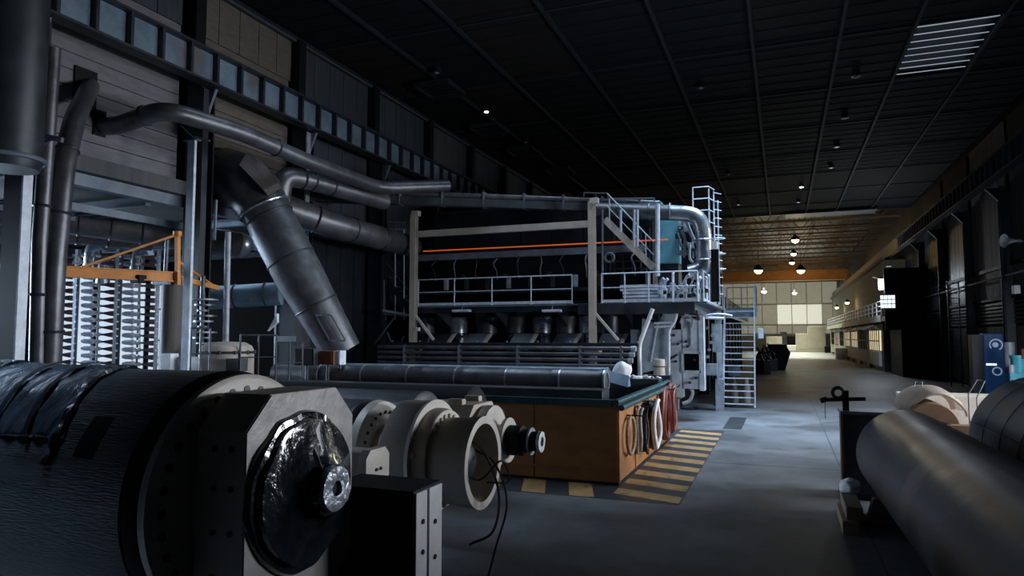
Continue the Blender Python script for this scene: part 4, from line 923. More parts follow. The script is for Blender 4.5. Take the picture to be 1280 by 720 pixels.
# ------------------------------------------------ upper right: teal cabinet, big bent pipe, stairs, cage ladder
q0, q1 = atY(820, 330, 28.0), atY(848, 262, 28.0)
t = thing('teal_cabinet', 'tall teal cabinet behind the big bent pipe on the upper level', 'cabinet', (q0.x, 28.0, ZP))
B().bevbox(((q0.x + q1.x) / 2, 28.5, (q0.z + q1.z) / 2), (q1.x - q0.x, 1.0, q1.z - q0.z), .03).put('body', 'teal', t, smooth=False)
B().bb(q0.x + .05, q1.x - .05, 28.1, 28.9, ZP, q0.z).put('stand', 'steel_dark', t, smooth=False)
B().bb(q0.x - 1.6, q0.x + .2, 28.2, 28.8, 8.35, 8.55).put('top_duct', 'teal', t, smooth=False)
P = [atY(a, b, 26.6) for a, b in ((742, 262), (790, 264), (838, 266), (868, 270), (879, 290), (880, 328), (874, 337), (862, 341))]
t = thing('bent_steam_pipe', 'big silvery steam pipe bending down at the top right of the machine', 'pipe', P[-1])
B().pipe(bend(P[:3], .5), .30, 20).put('horizontal_run', 'duct', t)
B().pipe(curve_pts(P[2:], 5), .30, 20).put('elbow', 'duct_bright', t)
for a in (775, 812, 838): B().torus(atY(a, 264.5, 26.6), (1, 0, 0), .31, .03, 24, 6).put('flange', 'galv_dark', t)
B().torus(atY(879.5, 300, 26.6), (0, 0, 1), .31, .03, 24, 6).put('flange', 'duct_bright', t)
B().torus(atY(880, 325, 26.6), (0, 0, 1), .31, .03, 24, 6).put('flange', 'duct_bright', t)
for i, pts in enumerate((((858, 276), (863, 290), (869, 303)), ((862, 305), (862, 322), (866, 328)), ((852, 288), (856, 300), (855, 322)))):
    tag(B().pipe(curve_pts([atY(a, b, 26.9) for a, b in pts]), .07 if i == 0 else .05, 10).put('branch_pipe', 'galv' if i < 2 else 'machine_grey'), ('short bright slanted', 'short upright', 'thin grey upright')[i] + ' pipe inside the bend of the big steam pipe', 'pipe')
# valve cluster inside the bend
t = thing('valve_manifold', 'cluster of dark and pale valves inside the bend of the steam pipe', 'valve', atY(858, 330, 27.4))
rnd = random.Random(5)
for i in range(26):
    q = atY(848 + rnd.random() * 28, 278 + rnd.random() * 50, 27.4 + rnd.random() * .5)
    if i % 3 == 0: B().bevbox(q, (.18 + .2 * rnd.random(), .2, .14 + .2 * rnd.random()), .02).put('valve_body', 'machine_grey' if i % 2 else 'steel_dark', t, smooth=False)
    elif i % 3 == 1: B().cyl(q, q + Vector((0, -.12, 0)), .09 + .04 * rnd.random(), n=14).put('hand_wheel', 'machine_pale' if i % 2 else 'galv_dark', t)
    else: B().cyl(q, q + Vector((.3 * (rnd.random() - .5), 0, .5 * rnd.random() + .15)), .04, n=8).put('stub_pipe', 'galv_dark', t)
B().bb(atY(846, 0, 27.9).x, atY(880, 0, 27.9).x, 28, 28.1, ZP + .5, 8.0).put('back_board', 'black', t, smooth=False)
# cage ladder / tower
t = thing('cage_ladder', 'caged steel ladder tower beside the big steam pipe', 'ladder', atY(882, 378, 27.6))
L0 = [atY(866, 250, 27.2), atY(886, 250, 27.2), atY(893, 256, 28.0), atY(903, 300, 28.6)]
for k, (a, zt) in enumerate(((866, 8.45), (886, 8.45), (892, 8.4), (897, 8.1))):
    q = atY(a, 250, 27.2 + .35 * k); B().cyl((q.x, q.y, ZP if k > 1 else 7.4), (q.x, q.y, zt + .35), .03, n=8).put('upright', 'galv', t)
for k in range(13):
    z = ZP + .4 + k * .33; q = atY(893, 250, 27.9); B().cyl((q.x - .03, 27.9, z), (q.x + .22, 28.3, z), .018, n=6).put('rung', 'galv', t)
for z in (8.8, 8.35, 7.9, 7.45):
    a = atY(866, 250, 27.2); c = atY(886, 250, 27.2); e = atY(893, 250, 27.9)
    B().pipe([(a.x, a.y, z), (c.x, c.y, z), (e.x, e.y, z)], .022, 8).put('hoop', 'galv', t)
for z in (6.9, 6.3, 5.7): 
    e = atY(893, 250, 27.9); B().torus((e.x + .1, 28.1, z), (0, 0, 1), .26, .018, 20, 6).put('hoop', 'galv', t)
t = thing('dark_riser', 'black square riser post with a white box on top, beside the ladder tower', 'post', atY(893, 385, 26.0))
a = atY(893, 312, 26.0); B().bb(a.x - .13, a.x + .13, 25.9, 26.1, ZP, a.z).put('post', 'black', t, smooth=False)
B().bb(a.x - .11, a.x + .11, 25.85, 26.1, a.z, a.z + .3).put('white_box', 'white', t, smooth=False)
for dx in (-.15, .15): B().bb(a.x + dx - .015, a.x + dx + .015, 25.86, 25.9, ZP, a.z).put('edge_strip', 'galv_dark', t, smooth=False)
# upper walkway with stair
t = thing('upper_stair', 'straight stair slanting down from the upper gantry to the walkway', 'stair', atY(818, 335, 26.4))
for k, Y in enumerate((26.2, 26.9)):
    a, c = atY(756, 274, Y), atY(817, 335, Y); B().bar(a, c, .06, .26).put('stringer', 'cream' if k == 0 else 'galv_dark', t, smooth=False)
a0, c0 = atY(756, 274, 26.2), atY(817, 335, 26.2)
for i in range(11):
    q = a0.lerp(c0, (i + .5) / 11); B().bb(q.x - .12, q.x + .12, 26.2, 26.95, q.z - .02, q.z + .02).put('tread', 'galv_dark', t, smooth=False)
B().pipe([a0 + Vector((.1, 0, 1.0)), c0 + Vector((0, 0, 1.0))], .028, 8).put('hand_rail', 'galv', t)
B().pipe([a0 + Vector((.1, 0, .5)), c0 + Vector((0, 0, .5))], .02, 8).put('mid_rail', 'galv', t)
for f in (0.1, .35, .6, .85): q = a0.lerp(c0, f); B().cyl(q, q + Vector((0, 0, 1.0)), .025, n=6).put('rail_post', 'galv', t)
for i, a in enumerate((753, 776, 793, 797, 822)):
    u, v = atY(a, 262 if i != 4 else 255, 26.0), atY(a, (385, 290, 308, 308, 345)[i], 26.0)
    tag(B().cyl(v, u, .045 if i != 4 else .085, n=8).put('hanger_rod', 'galv' if i else 'galv_dark'), ('slender grey rod just right of the second cream post', 'short hanger rod nearest the top of the slanting stair', 'left rod of the pair crossing the slanting stair', 'right rod of the pair crossing the slanting stair', 'thick pale pipe post in front of the teal cabinet')[i], 'rod')
rail_run('upper_handrail', 'handrail on the roof of the dryer hood, above the second cream post', atY(730, 256, 27.4), atY(760, 257, 27.4), 2, .5, 'galv_dark', None, (.5,), False)
rail_run('upper_handrail', 'handrail on the roof of the dryer hood, above the teal cabinet', atY(762, 262, 27.4), atY(818, 262, 27.4), 3, .45, 'galv_dark', None, (.5,), False)
t = thing('upper_machine_frame', 'dim grid of frame bars behind the slanting stair', 'frame', atY(780, 335, 27.5))
for k in range(5): B().bar(atY(755, 300 + 9 * k, 27.5), atY(812, 299 + 9 * k, 27.5), .05).put('bar', 'steel_dark', t)
for k in range(6): B().bar(atY(757 + 11 * k, 285, 27.5), atY(757 + 11 * k, 342, 27.5), .06).put('upright', 'steel_dark', t)
B().torus(atY(762, 322, 27.3), (0, 1, 0), .18, .05, 20, 8).put('hand_wheel', 'machine_grey', t)
# fittings and hoses on the walkway right part
rnd = random.Random(11)
labs = ['knob-topped', 'squat', 'round', 'elbowed', 'twin', 'slim', 'stubby', 'boxy', 'tilted', 'pale', 'small', 'wide']
for i in range(12):
    a = 826 + i * 5.2; q = atY(a, 374, 26.0 + .3 * (i % 3)); h = .5 + .6 * rnd.random()
    t = thing('pipe_fitting', '%s pipe fitting behind the walkway rail, %s from the stacked planks' % (labs[i], ('first', 'second', 'third', 'fourth', 'fifth', 'sixth', 'seventh', 'eighth', 'ninth', 'tenth', 'eleventh', 'twelfth')[i]), 'fitting', (q.x, q.y, ZP))
    B().pipe(bend([(q.x, q.y, ZP), (q.x, q.y, ZP + h), (q.x + .25 * rnd.random(), q.y - .1, ZP + h + .12)], .1), .04 + .03 * rnd.random(), 8).put('stub', 'galv' if i % 2 else 'machine_grey', t)
    B().bevbox((q.x, q.y - .05, ZP + h * .5), (.16, .16, .14), .02).put('valve', 'machine_pale' if i % 3 == 0 else 'steel_dark', t, smooth=False)
    if i % 4 == 1: B().torus((q.x, q.y - .16, ZP + h * .5), (0, 1, 0), .11, .018, 16, 6).put('hand_wheel', 'galv', t)
for i, pts in enumerate((((790, 380), (800, 384), (812, 392), (815, 399)), ((840, 352), (850, 362), (862, 358), (868, 345)), ((846, 372), (856, 350), (866, 345), (872, 338)))):
    tag(B().pipe(curve_pts([atY(a, b, 25.9) for a, b in pts]), .035, 8).put('hose', 'hose_grey'), ('short grey hose under the walkway edge', 'grey hose sagging below the steam pipe elbow', 'grey hose rising to the steam pipe elbow')[i], 'hose')

# dark scaffold stair at the left end of the machine
t = thing('left_stair_tower', 'dim scaffold stair tower left of the first cream post', 'scaffold', atY(460, 400, 27.5))
YS = 27.6
for a in (462, 470, 482, 494, 505): B().cyl(atY(a, 400 if a > 480 else 330, YS), atY(a, 276 + .02 * a, YS), .03, n=6).put('upright', 'galv', t)
for b_ in (276, 285, 298, 312): B().cyl(atY(462, b_, YS), atY(507, b_ + 2, YS), .022, n=6).put('ledger', 'galv', t)
B().bar(atY(465, 326, YS), atY(510, 384, YS), .06, .25).put('stringer', 'steel_dark', t)
B().bar(atY(465, 306, YS), atY(510, 362, YS), .03).put('hand_rail', 'galv_dark', t)
for i in range(10): q = atY(465, 326, YS).lerp(atY(510, 384, YS), (i + .5) / 10); B().bb(q.x - .12, q.x + .12, YS, YS + .6, q.z - .015, q.z + .015).put('tread', 'galv_dark', t, smooth=False)
t = thing('left_balcony', 'small pale-edged balcony high up left of the stair tower', 'balcony', atY(442, 333, 27.2))
a, c = atY(426, 330, 27.2), atY(460, 328, 27.2)
B().bb(a.x, c.x, 27.2, 28, a.z - .1, a.z).put('deck', 'machine_grey', t, smooth=False)
for k in range(5): q = a.lerp(c, k / 4); B().cyl(q, q + Vector((0, 0, 1.05)), .022, n=6).put('post', 'galv_dark', t)
for z in (.5, 1.05): B().cyl(a + Vector((0, 0, z)), c + Vector((0, 0, z)), .02, n=6).put('rail', 'galv_dark', t)
t = thing('brace_frame', 'thin braced frame between the duct foot and the first cream post', 'frame', atY(480, 430, 25.4))
for (p, q) in (((495, 395), (466, 432)), ((466, 432), (478, 418)), ((480, 392), (480, 350)), ((480, 392), (508, 396)), ((484, 415), (490, 430)), ((505, 420), (500, 433))):
    B().bar(atY(*p, 25.4), atY(*q, 25.4), .05).put('brace', 'galv_dark', t)
B().bar(atY(479, 388, 25.4), atY(512, 394, 25.4), .1).put('ledge', 'machine_grey', t)

# machine continuing down the hall, its aisle side
for i in range(9):
    y = 37.0 + i * 4.0
    t = thing('machine_side_frame', 'dark upright side frame of the machine along the aisle, %s from the ladder stair' % ('first', 'second', 'third', 'fourth', 'fifth', 'sixth', 'seventh', 'eighth', 'ninth')[i], 'frame', (-3.2, y, 0))
    B().bb(-4.6, -3.7, y + 1.6, y + 2.2, 0, 4.3).put('post', 'steel_dark', t, smooth=False)
    B().bb(-4.6, -3.2, y + .05, y + 3.9, 4.3, 4.5).put('deck', 'steel_dark', t, smooth=False)
    B().lathe([(0, 0), (0, .8), (.4, .8), (.4, 0)], (-4.2, y + .9, 1.4), (1, 0, 0), 24).put('cylinder_end', 'steel_dark', t)
    B().lathe([(0, 0), (0, .7), (.4, .7), (.4, 0)], (-4.2, y + .9, 3.2), (1, 0, 0), 24).put('cylinder_end', 'hood', t)
    for k in range(4): B().cyl((-3.25, y + .1 + 1.2 * k, 4.5), (-3.25, y + .1 + 1.2 * k, 5.5), .025, n=6).put('rail_post', 'galv_dark', t)
    B().cyl((-3.25, y + .1, 5.5), (-3.25, y + 3.9, 5.5), .025, n=6).put('top_rail', 'galv_dark', t)
t = thing('tail_tower', 'dark slender tower on top of the machine beyond the ladder stair', 'tower', (-3.6, 40, 4.5))
for (x, y) in ((-4.0, 39), (-3.2, 39), (-4.0, 41), (-3.2, 41)): B().bar((x, y, 4.5), (x, y, 9.0), .12).put('leg', 'steel_dark', t)
for k in range(4): B().bar((-4.0, 39, 4.8 + k * 1.1), (-3.2, 39, 5.6 + k * 1.1), .08).put('brace', 'steel_dark', t)
B().bb(-4.5, -3.1, 38.9, 41.1, 6.6, 7.6).put('drive_box', 'hood', t, smooth=False)

# ================================================================== LEFT: DUCTS, PIPES, JIB CRANE, CLEANER BANKS
def duct(name, label, pts, r, m, bands=(), n=28, br=1.03, bend_r=None, cat='duct', bandm='steel_dark'):
    t = thing(name, label, cat, pts[-1])
    P = bend(pts, bend_r, 7) if bend_r else pts
    B().pipe(P, r, n).put('duct_shell', m, t)
    for (k, f) in bands:
        p = Vector(pts[k]).lerp(Vector(pts[k + 1]), f); d = Vector(pts[k + 1]) - Vector(pts[k])
        rr = r if not isinstance(r, list) else r[k] * (1 - f) + r[k + 1] * f
        B().torus(p, d, rr * 1.0, .035, n, 6).put('seam_band', bandm, t)
    return t
# big diagonal duct
e1, e2, e3, e4 = atX(276, 226, XL + .1), atD(326, 252, 22.0), atD(373, 342, 22.0), atD(428, 440, 22.2)
duct('diagonal_duct', 'big dark lagged duct sloping down to the right from the left columns', [e2, e3, e4], [.76, .76, .60], 'duct', [(0, .22), (0, .80), (1, .40)], 36)
t = thing('duct_elbow', 'wide dark elbow at the upper end of the big diagonal duct', 'duct', e1)
B().pipe([e1, atD(286, 222, 22.8), atD(306, 228, 22.3), atD(322, 244, 22.0), atD(330, 260, 22.0)], [.98, .96, .90, .82, .78], 32).put('elbow_shell', 'duct', t)
B().prism([atD(299, 206, 21.2), atD(308, 191, 21.5), atD(325, 197, 21.6), atD(347, 228, 21.4), atD(330, 238, 21.0)], (-.1, .3, -.1)).put('lit_facet', 'panel_brown', t, smooth=False)  # brown plate stands in for the elbow segment lit from above
B().torus(e2.lerp(e3, .10), e3 - e2, .80, .05, 36, 8).put('joint_band', 'duct_bright', t)
q = atD(412, 408, 21.35)
t2 = thing('duct_hatch', 'small framed hatch on the lower end of the big diagonal duct', 'hatch', q)
d = (e4 - e3).normalized()
for s in (-.28, 0, .28): B().bar(q + Vector((s, 0, 0)) - d * .4, q + Vector((s, 0, 0)) + d * .5, .05).put('frame_bar', 'galv_dark', t2)
for s in (-.4, .5): B().bar(q + d * s - Vector((.28, 0, 0)), q + d * s + Vector((.28, 0, 0)), .05).put('frame_bar', 'galv_dark', t2)
# flat dark duct below the elbow
t = thing('flat_duct', 'flat-sided dark duct standing behind the diagonal duct', 'duct', atD(365, 440, 22))
a, c = atD(347, 338, 24.4), atD(374, 432, 25)
B().bb(a.x, a.x + .8, a.y, a.y + .8, 0, a.z).put('casing', 'steel_dark', t, smooth=False)
B().bb(a.x - .05, a.x, a.y - .04, a.y, 0, a.z).put('corner_strip', 'galv', t, smooth=False)
B().bb(a.x - .05, a.x + .85, a.y - .03, a.y, 2.9, 3.1).put('flange', 'galv_dark', t, smooth=False)
# second duct: elbow then run back to the right
duct('upper_duct', 'slim lagged duct with an elbow, running right above the diagonal duct', [atD(350, 248, 22.6), atD(354, 220, 22.6), atD(380, 224, 23.2), atD(480, 252, 26.5)], .33, 'duct', [(1, .9), (2, .08), (2, .3)], 24, bend_r=.5)
duct('upper_duct', 'thick dark duct running right behind the diagonal duct towards the machine', [atD(345, 256, 23.4), atD(400, 276, 24.3), atD(462, 294, 26.5), atD(515, 308, 30.5)], .46, 'duct', [(0, .9), (1, .6), (2, .2)], 28)
# thin long pipe from the wall
pts = [atX(104, 158, XL), atX(124, 158, XL + .35), atD(205, 136, 17.8), atD(300, 165, 19.6), atD(385, 202, 22), atD(474, 235, 25.5), atD(560, 232, 27)]
duct('wall_pipe', 'long pipe leaving the planked wall and running right below the crane girder', [atX(128, 158, XL), atX(148, 157, XL + .6), pts[2], pts[3], pts[4], pts[5], pts[6]], .24, 'duct', [(1, .6), (3, .5)], 20, bend_r=.6, cat='pipe')
tag(B().bb(XL, XL + .06, *sorted((atX(122, 0, XL).y, atX(137, 0, XL).y)), atX(130, 172, XL).z, atX(130, 140, XL).z).put('pipe_collar_plate', 'black', smooth=False), 'black wall plate where the long pipe leaves the planked wall', 'plate')
tag(B().bb(XL, XL + .06, *sorted((atX(96, 0, XL).y, atX(124, 0, XL).y)), atX(110, 142, XL).z, atX(110, 88, XL).z).put('pipe_collar_plate', 'black', smooth=False), 'larger black wall plate behind the thick vertical pipe bend', 'plate')
# vertical pipes at far left
duct('vertical_pipe', 'dark vertical pipe nearest the left steel column', [atD(46, 470, 14.8), atD(50, 300, 14.8), atD(60, 160, 15), atD(66, 60, 15)], .155, 'duct', [(0, .6), (1, .3)], 18, cat='pipe')
duct('vertical_pipe', 'vertical pipe bending up into the planked wall', [atD(62, 470, 15.0), atD(68, 330, 15), atD(80, 205, 15.3), atD(93, 150, 15.8), atX(113, 108, XL)], .22, 'duct', [(0, .4), (1, .5), (2, .3)], 20, bend_r=.5, cat='pipe')
t = thing('pipe_bracket', 'steel bracket holding the two vertical pipes at upper left', 'bracket', atD(40, 172, 14.9))
B().bar(atD(34, 166, 14.7), atD(78, 175, 14.7), .1).put('arm', 'galv_dark', t); B().bar(atD(36, 190, 14.7), atD(64, 174, 14.7), .05).put('strut', 'galv_dark', t)
t = thing('pipe_bracket', 'thin steel bracket under the long pipe on the second column', 'bracket', atD(236, 170, 18.8))
B().bar(atD(225, 156, 18.8), atD(243, 173, 18.8), .03).put('strut', 'galv_dark', t); B().bar(atD(243, 171, 18.8), atD(262, 176, 18.8), .05).put('arm', 'galv_dark', t)
# big dark tank/duct at extreme upper left
t = thing('corner_duct', 'broad dark round duct at the extreme upper left corner', 'duct', atD(12, 210, 13.6))
q = atD(8, 205, 13.6)
B().lathe([(0, 0), (0, .55), (.15, .6), (ZC - q.z - .25, .6)], (q.x, q.y, q.z - .1), (0, 0, 1), 28).put('duct_shell', 'steel_dark', t)
B().torus((q.x, q.y, q.z + .1), (0, 0, 1), .63, .05, 28, 8).put('rim', 'steel_blue', t)
# horizontal ducts behind the columns
def run(label, p0, p1, r, m, nb=4, name='horizontal_duct'):
    p0, p1 = Vector(p0), Vector(p1)
    return duct(name, label, [p0, p1], r, m, [(0, (i + .5) / nb) for i in range(nb)], 24)
run('grey duct crossing above the cleaner banks behind the left columns', atD(-10, 262, 19.6), atD(300, 306, 23.3), .41, 'duct', 8)
B_ = atD(300, 306, 23.3)
b = B(); bmesh.ops.create_uvsphere(b.bm, u_segments=24, v_segments=14, radius=.41, matrix=Matrix.Translation(B_))
tag(b.put('duct_end_cap', 'duct_bright'), 'rounded bright end of the grey duct above the cleaner banks', 'cap')
run('second, lower duct just under the grey duct at left', atD(-10, 284, 20.4), atD(190, 303, 23), .28, 'duct', 5)
run('blue-grey shiny duct disappearing behind the flat dark duct', atD(238, 374, 24), atD(352, 367, 24), .40, 'duct_blue', 3)
for i, (a, b_, h) in enumerate(((112, 312, 334), (170, 320, 334), (128, 330, 345))):
    duct('duct_branch', '%s of three pale elbows dropping onto the cleaner banks' % ('left', 'right', 'lowest')[i], [atD(a + 18, b_ - 6, 24), atD(a + 3, b_ - 2, 24), atD(a, h + 12, 24)], .22, 'duct_bright', [], 16, bend_r=.4)
# orange jib crane
t = thing('jib_crane', 'orange jib crane on the round post by the second left column', 'crane', atD(213, 440, 19.9))
c0 = atD(213, 350, 19.9)
B().cyl((c0.x + .08, c0.y, 0), (c0.x + .08, c0.y, c0.z + .1), .27, n=28).put('post', 'panel_brown', t)
B().bb(c0.x - .35, c0.x + .25, c0.y - .3, c0.y + .3, c0.z - .15, c0.z + .12).put('post_head', 'machine_grey', t, smooth=False)
a, b_ = atD(76, 339, 17.6), atD(216, 346, 19.6)
B().hbeam(a, b_, .16, .28, .03, (0, 0, 1)).put('boom', 'orange_crane', t, smooth=False)
B().bar(atD(222, 293, 19.6), atD(222, 356, 19.6), .11).put('mast', 'orange_crane', t)
B().bar(atD(102, 334, 17.9), atD(222, 293, 19.6), .06).put('tie_rod', 'orange_crane', t)
B().bar(atD(216, 346, 19.7), atD(272, 360, 21.2), .14).put('tail_boom', 'orange_crane', t)
B().bar(atD(222, 326, 19.7), atD(268, 358, 21.2), .06).put('tail_tie', 'orange_crane', t)
B().bevbox(atD(173, 349, 19), (.35, .25, .22), .03).put('trolley', 'black', t, smooth=False)
B().cyl(atD(175, 350, 19), atD(175, 440, 19), .012, n=5).put('hoist_chain', 'steel_dark', t)
B().cyl(atD(222, 289, 19.6), atD(222, 295, 19.6), .12, n=12).put('pivot', 'orange_crane', t)
# cleaner banks: rows of cone shaped cleaners
def cone_proto():
    t = thing('cone_cleaner', 'cone', 'cleaner', (0, 0, 0))
    B().lathe([(0, 0), (0, .03), (.12, .034), (.34, .085), (.46, .09), (.46, 0)], (-.30, 0, 0), (1, 0, 0), 10).put('cone', 'cone_brown', t)
    B().lathe([(0, 0), (0, .035), (.05, .05), (.16, .05), (.16, 0)], (-.42, 0, 0), (1, 0, 0), 10).put('tip', 'cone_white', t)
    B().lathe([(0, 0), (0, .05), (.10, .05), (.10, 0)], (.16, 0, 0), (1, 0, 0), 10).put('cap', 'cone_white', t)
    return t
def tube_proto():
    t = thing('tube_cleaner', 'tube', 'cleaner', (0, 0, 0))
    B().lathe([(0, 0), (0, .05), (.10, .085), (.36, .10), (.38, .07), (.55, .075), (.55, 0)], (-.28, 0, 0), (1, 0, 0), 10).put('tube', 'cone_white', t)
    B().lathe([(0, .1), (0, .115), (.04, .115), (.04, .1)], (.0, 0, 0), (1, 0, 0), 10, closed=True).put('collar', 'cone_white', t)
    B().cyl((.27, 0, 0), (.36, 0, 0), .03, n=8).put('spigot', 'cone_brown', t)
    return t
banks = [(84, 23.4, 'brown', 'leftmost'), (113, 24.0, 'white', 'left'), (137, 23.4, 'brown', 'middle'), (164, 24.0, 'white', 'right'), (187, 23.4, 'brown', 'rightmost')]
ordn = ('top', 'second', 'third', 'fourth', 'fifth', 'sixth', 'seventh', 'eighth', 'ninth', 'tenth', 'eleventh', 'twelfth', 'thirteenth', 'fourteenth', 'fifteenth', 'sixteenth')
pr = {}
for bi, (a, dd, kd, nm) in enumerate(banks):
    for r_ in range(16):
        if kd not in pr: o = pr[kd] = cone_proto() if kd == 'brown' else tube_proto()
        else: o = copy_tree(pr[kd])
        q = atD(a, 319 + r_ * 8.9 + .03 * (a - 84), dd)
        o.location = q; o.rotation_euler = (0, R(2), R(42))
        o['label'] = ('brown cone with pale ends, %s of the %s column of brown cones' if kd == 'brown' else 'thick pale tube, %s of the %s column of pale tubes') % (ordn[r_] if r_ < 1 else ordn[r_] + ' from the top', nm)
        o['group'] = '%s cleaners in the %s column' % (kd, nm)
    q0 = atD((98, 126, 150, 176, 199)[bi], 312, dd - .1)
    t = thing('cleaner_rack', 'dark upright rack post right of the %s column of %s cleaners' % (nm, kd), 'post', (q0.x, q0.y, 0))
    B().bar((q0.x, q0.y, 0), q0, (.12, .05, .16, .05, .09)[bi]).put('rack_post', ('steel_blue', 'steel_dark', 'steel_dark', 'steel_dark', 'machine_grey')[bi], t, smooth=False)
    for r_ in range(15):
        z = q0.z - .25 - r_ * .24; B().cyl((q0.x, q0.y, z), (q0.x + .16, q0.y - .1, z), .03, n=6).put('branch', 'machine_pale', t)
q = atD(97, 326, 23)
t = thing('round_gauge', 'round gauge with a pale face above the cleaner banks', 'gauge', q)
B().torus(q, (.3, -1, 0), .12, .025, 20, 6).put('bezel', 'galv', t); B().cyl(q, q + Vector((0, .05, 0)), .11, n=18).put('face', 'white', t)
# beige tank and clutter behind the roll, left of the diagonal duct
q = atD(283, 455, 20); q.z = 0; zt = atD(283, 428, 20).z
t = thing('beige_tank', 'beige domed tank behind the thin handrails at left', 'tank', q)
B().lathe([(0, 0), (0, .75), (zt - .25, .75), (zt - .1, .68), (zt, .5), (zt + .03, 0)], q, (0, 0, 1), 32).put('shell', 'cream', t)
B().torus((q.x, q.y, zt - .28), (0, 0, 1), .76, .035, 32, 8).put('rim_flange', 'steel_dark', t)
for k in range(12): a = k * math.pi / 6; B().bevbox((q.x + .76 * math.cos(a), q.y + .76 * math.sin(a), zt - .28), (.08, .08, .1), .01).put('clamp_lug', 'steel_dark', t, smooth=False)
t = thing('valve_tree', 'stack of round handwheels and fittings above the beige tank', 'valve', atD(252, 425, 20.5))
rnd = random.Random(3); qv = atD(252, 430, 20.5)
for k in range(9):
    z = qv.z + k * .16; B().lathe([(0, 0), (0, .16 + .12 * (k % 3)), (.05, .16 + .12 * (k % 3)), (.05, 0)], (qv.x + .08 * rnd.random(), qv.y, z), (0, 0, 1), 18).put('hand_wheel', 'galv_dark' if k % 2 else 'machine_grey', t)
B().cyl((qv.x, qv.y, 0), (qv.x, qv.y, qv.z + 1.5), .06, n=10).put('stem', 'galv_dark', t)
for i, (a, b0_, b1_, r_) in enumerate(((283, 290, 430, .09), (252, 345, 400, .07), (207, 300, 340, .06), (268, 250, 300, .05))):
    p0, p1 = atD(a, b1_, 20.6), atD(a + 2, b0_, 20.6); p0.z = 0 if i == 0 else p0.z
    tag(B().cyl(p0, p1, r_, n=12).put('stand_pipe', 'machine_grey' if i == 0 else 'galv_dark'), ('tall grey stand pipe behind the tail of the orange jib crane', 'short dark stand pipe above the stacked handwheels', 'short stand pipe left of the second left column', 'thin stand pipe hanging below the big elbow')[i], 'pipe')
for i, (a0_, a1_, d_) in enumerate(((238, 262, 17.5), (300, 345, 19.5), (345, 378, 19.5))):
    p0, p1 = atD(a0_, 447, d_), atD(a1_, 449, d_ + .6); p0.z = p1.z = 0.0
    B_t = rail_run('thin_handrail', 'thin dark handrail behind the big roll, %s' % ('before the beige tank', 'right of the beige tank', 'beside the flat dark duct')[i], p0, p1, 2, atD(a0_, 410, d_).z - .2 * i, 'steel_dark', None, (.62, .8), False)
for i, (a, b_, w, h, m, lab) in enumerate(((212, 452, .35, .45, 'white', 'white box at the foot of the second left column'), (235, 455, .5, .4, 'machine_grey', 'grey box right of the second left column foot'), (296, 456, .5, .35, 'steel_dark', 'dark box in front of the beige tank'), (410, 447, .6, .4, 'rust', 'red-brown box at the foot of the diagonal duct'), (425, 447, .22, .42, 'machine_pale', 'pale box beside the red-brown box at the duct foot'), (384, 446, .7, .5, 'steel_dark', 'blue-grey box left of the red-brown box'))):
    q = atD(a, b_, 19.2 if i < 3 else 20.5)
    t = thing('junction_box', lab, 'box', (q.x, q.y, 0))
    B().bevbox((q.x, q.y, q.z), (w, .3, h), .02).put('case', m, t, smooth=False); B().bb(q.x - w * .4, q.x + w * .4, q.y - .17, q.y - .15, q.z - h * .4, q.z + h * .4).put('lid', m, t, smooth=False)
    B().cyl((q.x, q.y, 0), (q.x, q.y, q.z), .05, n=8).put('post', 'steel_dark', t)
b = atD(342, 400, 20.5)
tag(B().prism([atD(334, 414, 21), atD(346, 392, 21), atD(346, 403, 21)], (0, .1, 0)).put('bright_gusset', 'machine_pale', smooth=False), 'small pale triangular gusset left of the flat dark duct', 'gusset')
# ================================================================== RIGHT WALL ITEMS
q = atX(1268, 300, XR - .55)
t = thing('horn_speaker', 'white horn loudspeaker on the right wall column', 'speaker', q)
B().lathe([(0, 0), (.0, .07), (.25, .07), (.35, .09), (.6, .17), (.75, .30), (.78, .33), (.76, .27), (.6, .13), (.4, .05), (.4, 0)], q + Vector((.35, .4, 0)), (-.95, -.35, 0), 28).put('horn', 'white', t)
B().bar(q + Vector((.35, .4, 0)), q + Vector((.5, .6, .0)), .08).put('bracket', 'galv', t)
q = atX(1270, 362, XR - .5)
tag(B().bevbox(q, (.25, .45, .4), .03).put('wall_box', 'white', smooth=False), 'small white box on the right wall column below the loudspeaker', 'box')
# blue vending machine
y = 41.7; q = atY(1243, 450, y)
t = thing('vending_machine', 'dark blue vending machine with a pale round emblem by the right wall', 'machine', (q.x, y, 0))
x0, x1 = atY(1231, 450, y).x, atY(1256, 450, y).x; zt = atY(1243, 417, y).z
B().bevbox(((x0 + x1) / 2, y + .45, (zt + 0) / 2), (x1 - x0, .9, zt), .03).put('body', 'blue_box', t, smooth=False)
B().bb(x0 - .5, x0 - .03, y + .1, y + .9, 0, zt - .05).put('side_cabinet', 'steel_dark', t, smooth=False)
ze = atY(1244, 431, y).z; xe = (x0 + x1) / 2 + .08
B().lathe([(0, .24), (0, .30), (.02, .30), (.02, .24)], (xe, y - .012, ze), (0, -1, 0), 28, closed=True, a0=R(-150), a1=R(130)).put('emblem_ring', 'emblem', t)
B().lathe([(0, .0), (0, .13), (.02, .13), (.02, 0)], (xe - .03, y - .012, ze), (0, -1, 0), 20).put('emblem_disc', 'emblem', t)
B().bb(x0 + .05, x0 + .5, y - .02, y, 1.62 + .0, 1.72).put('coin_strip', 'lit_window', t, smooth=False)
z2 = atY(1244, 464, y).z; B().lathe([(0, .16), (0, .22), (.02, .22), (.02, .16)], (xe, y - .012, max(.5, z2)), (0, -1, 0), 24, closed=True).put('lower_emblem_ring', 'emblem', t)
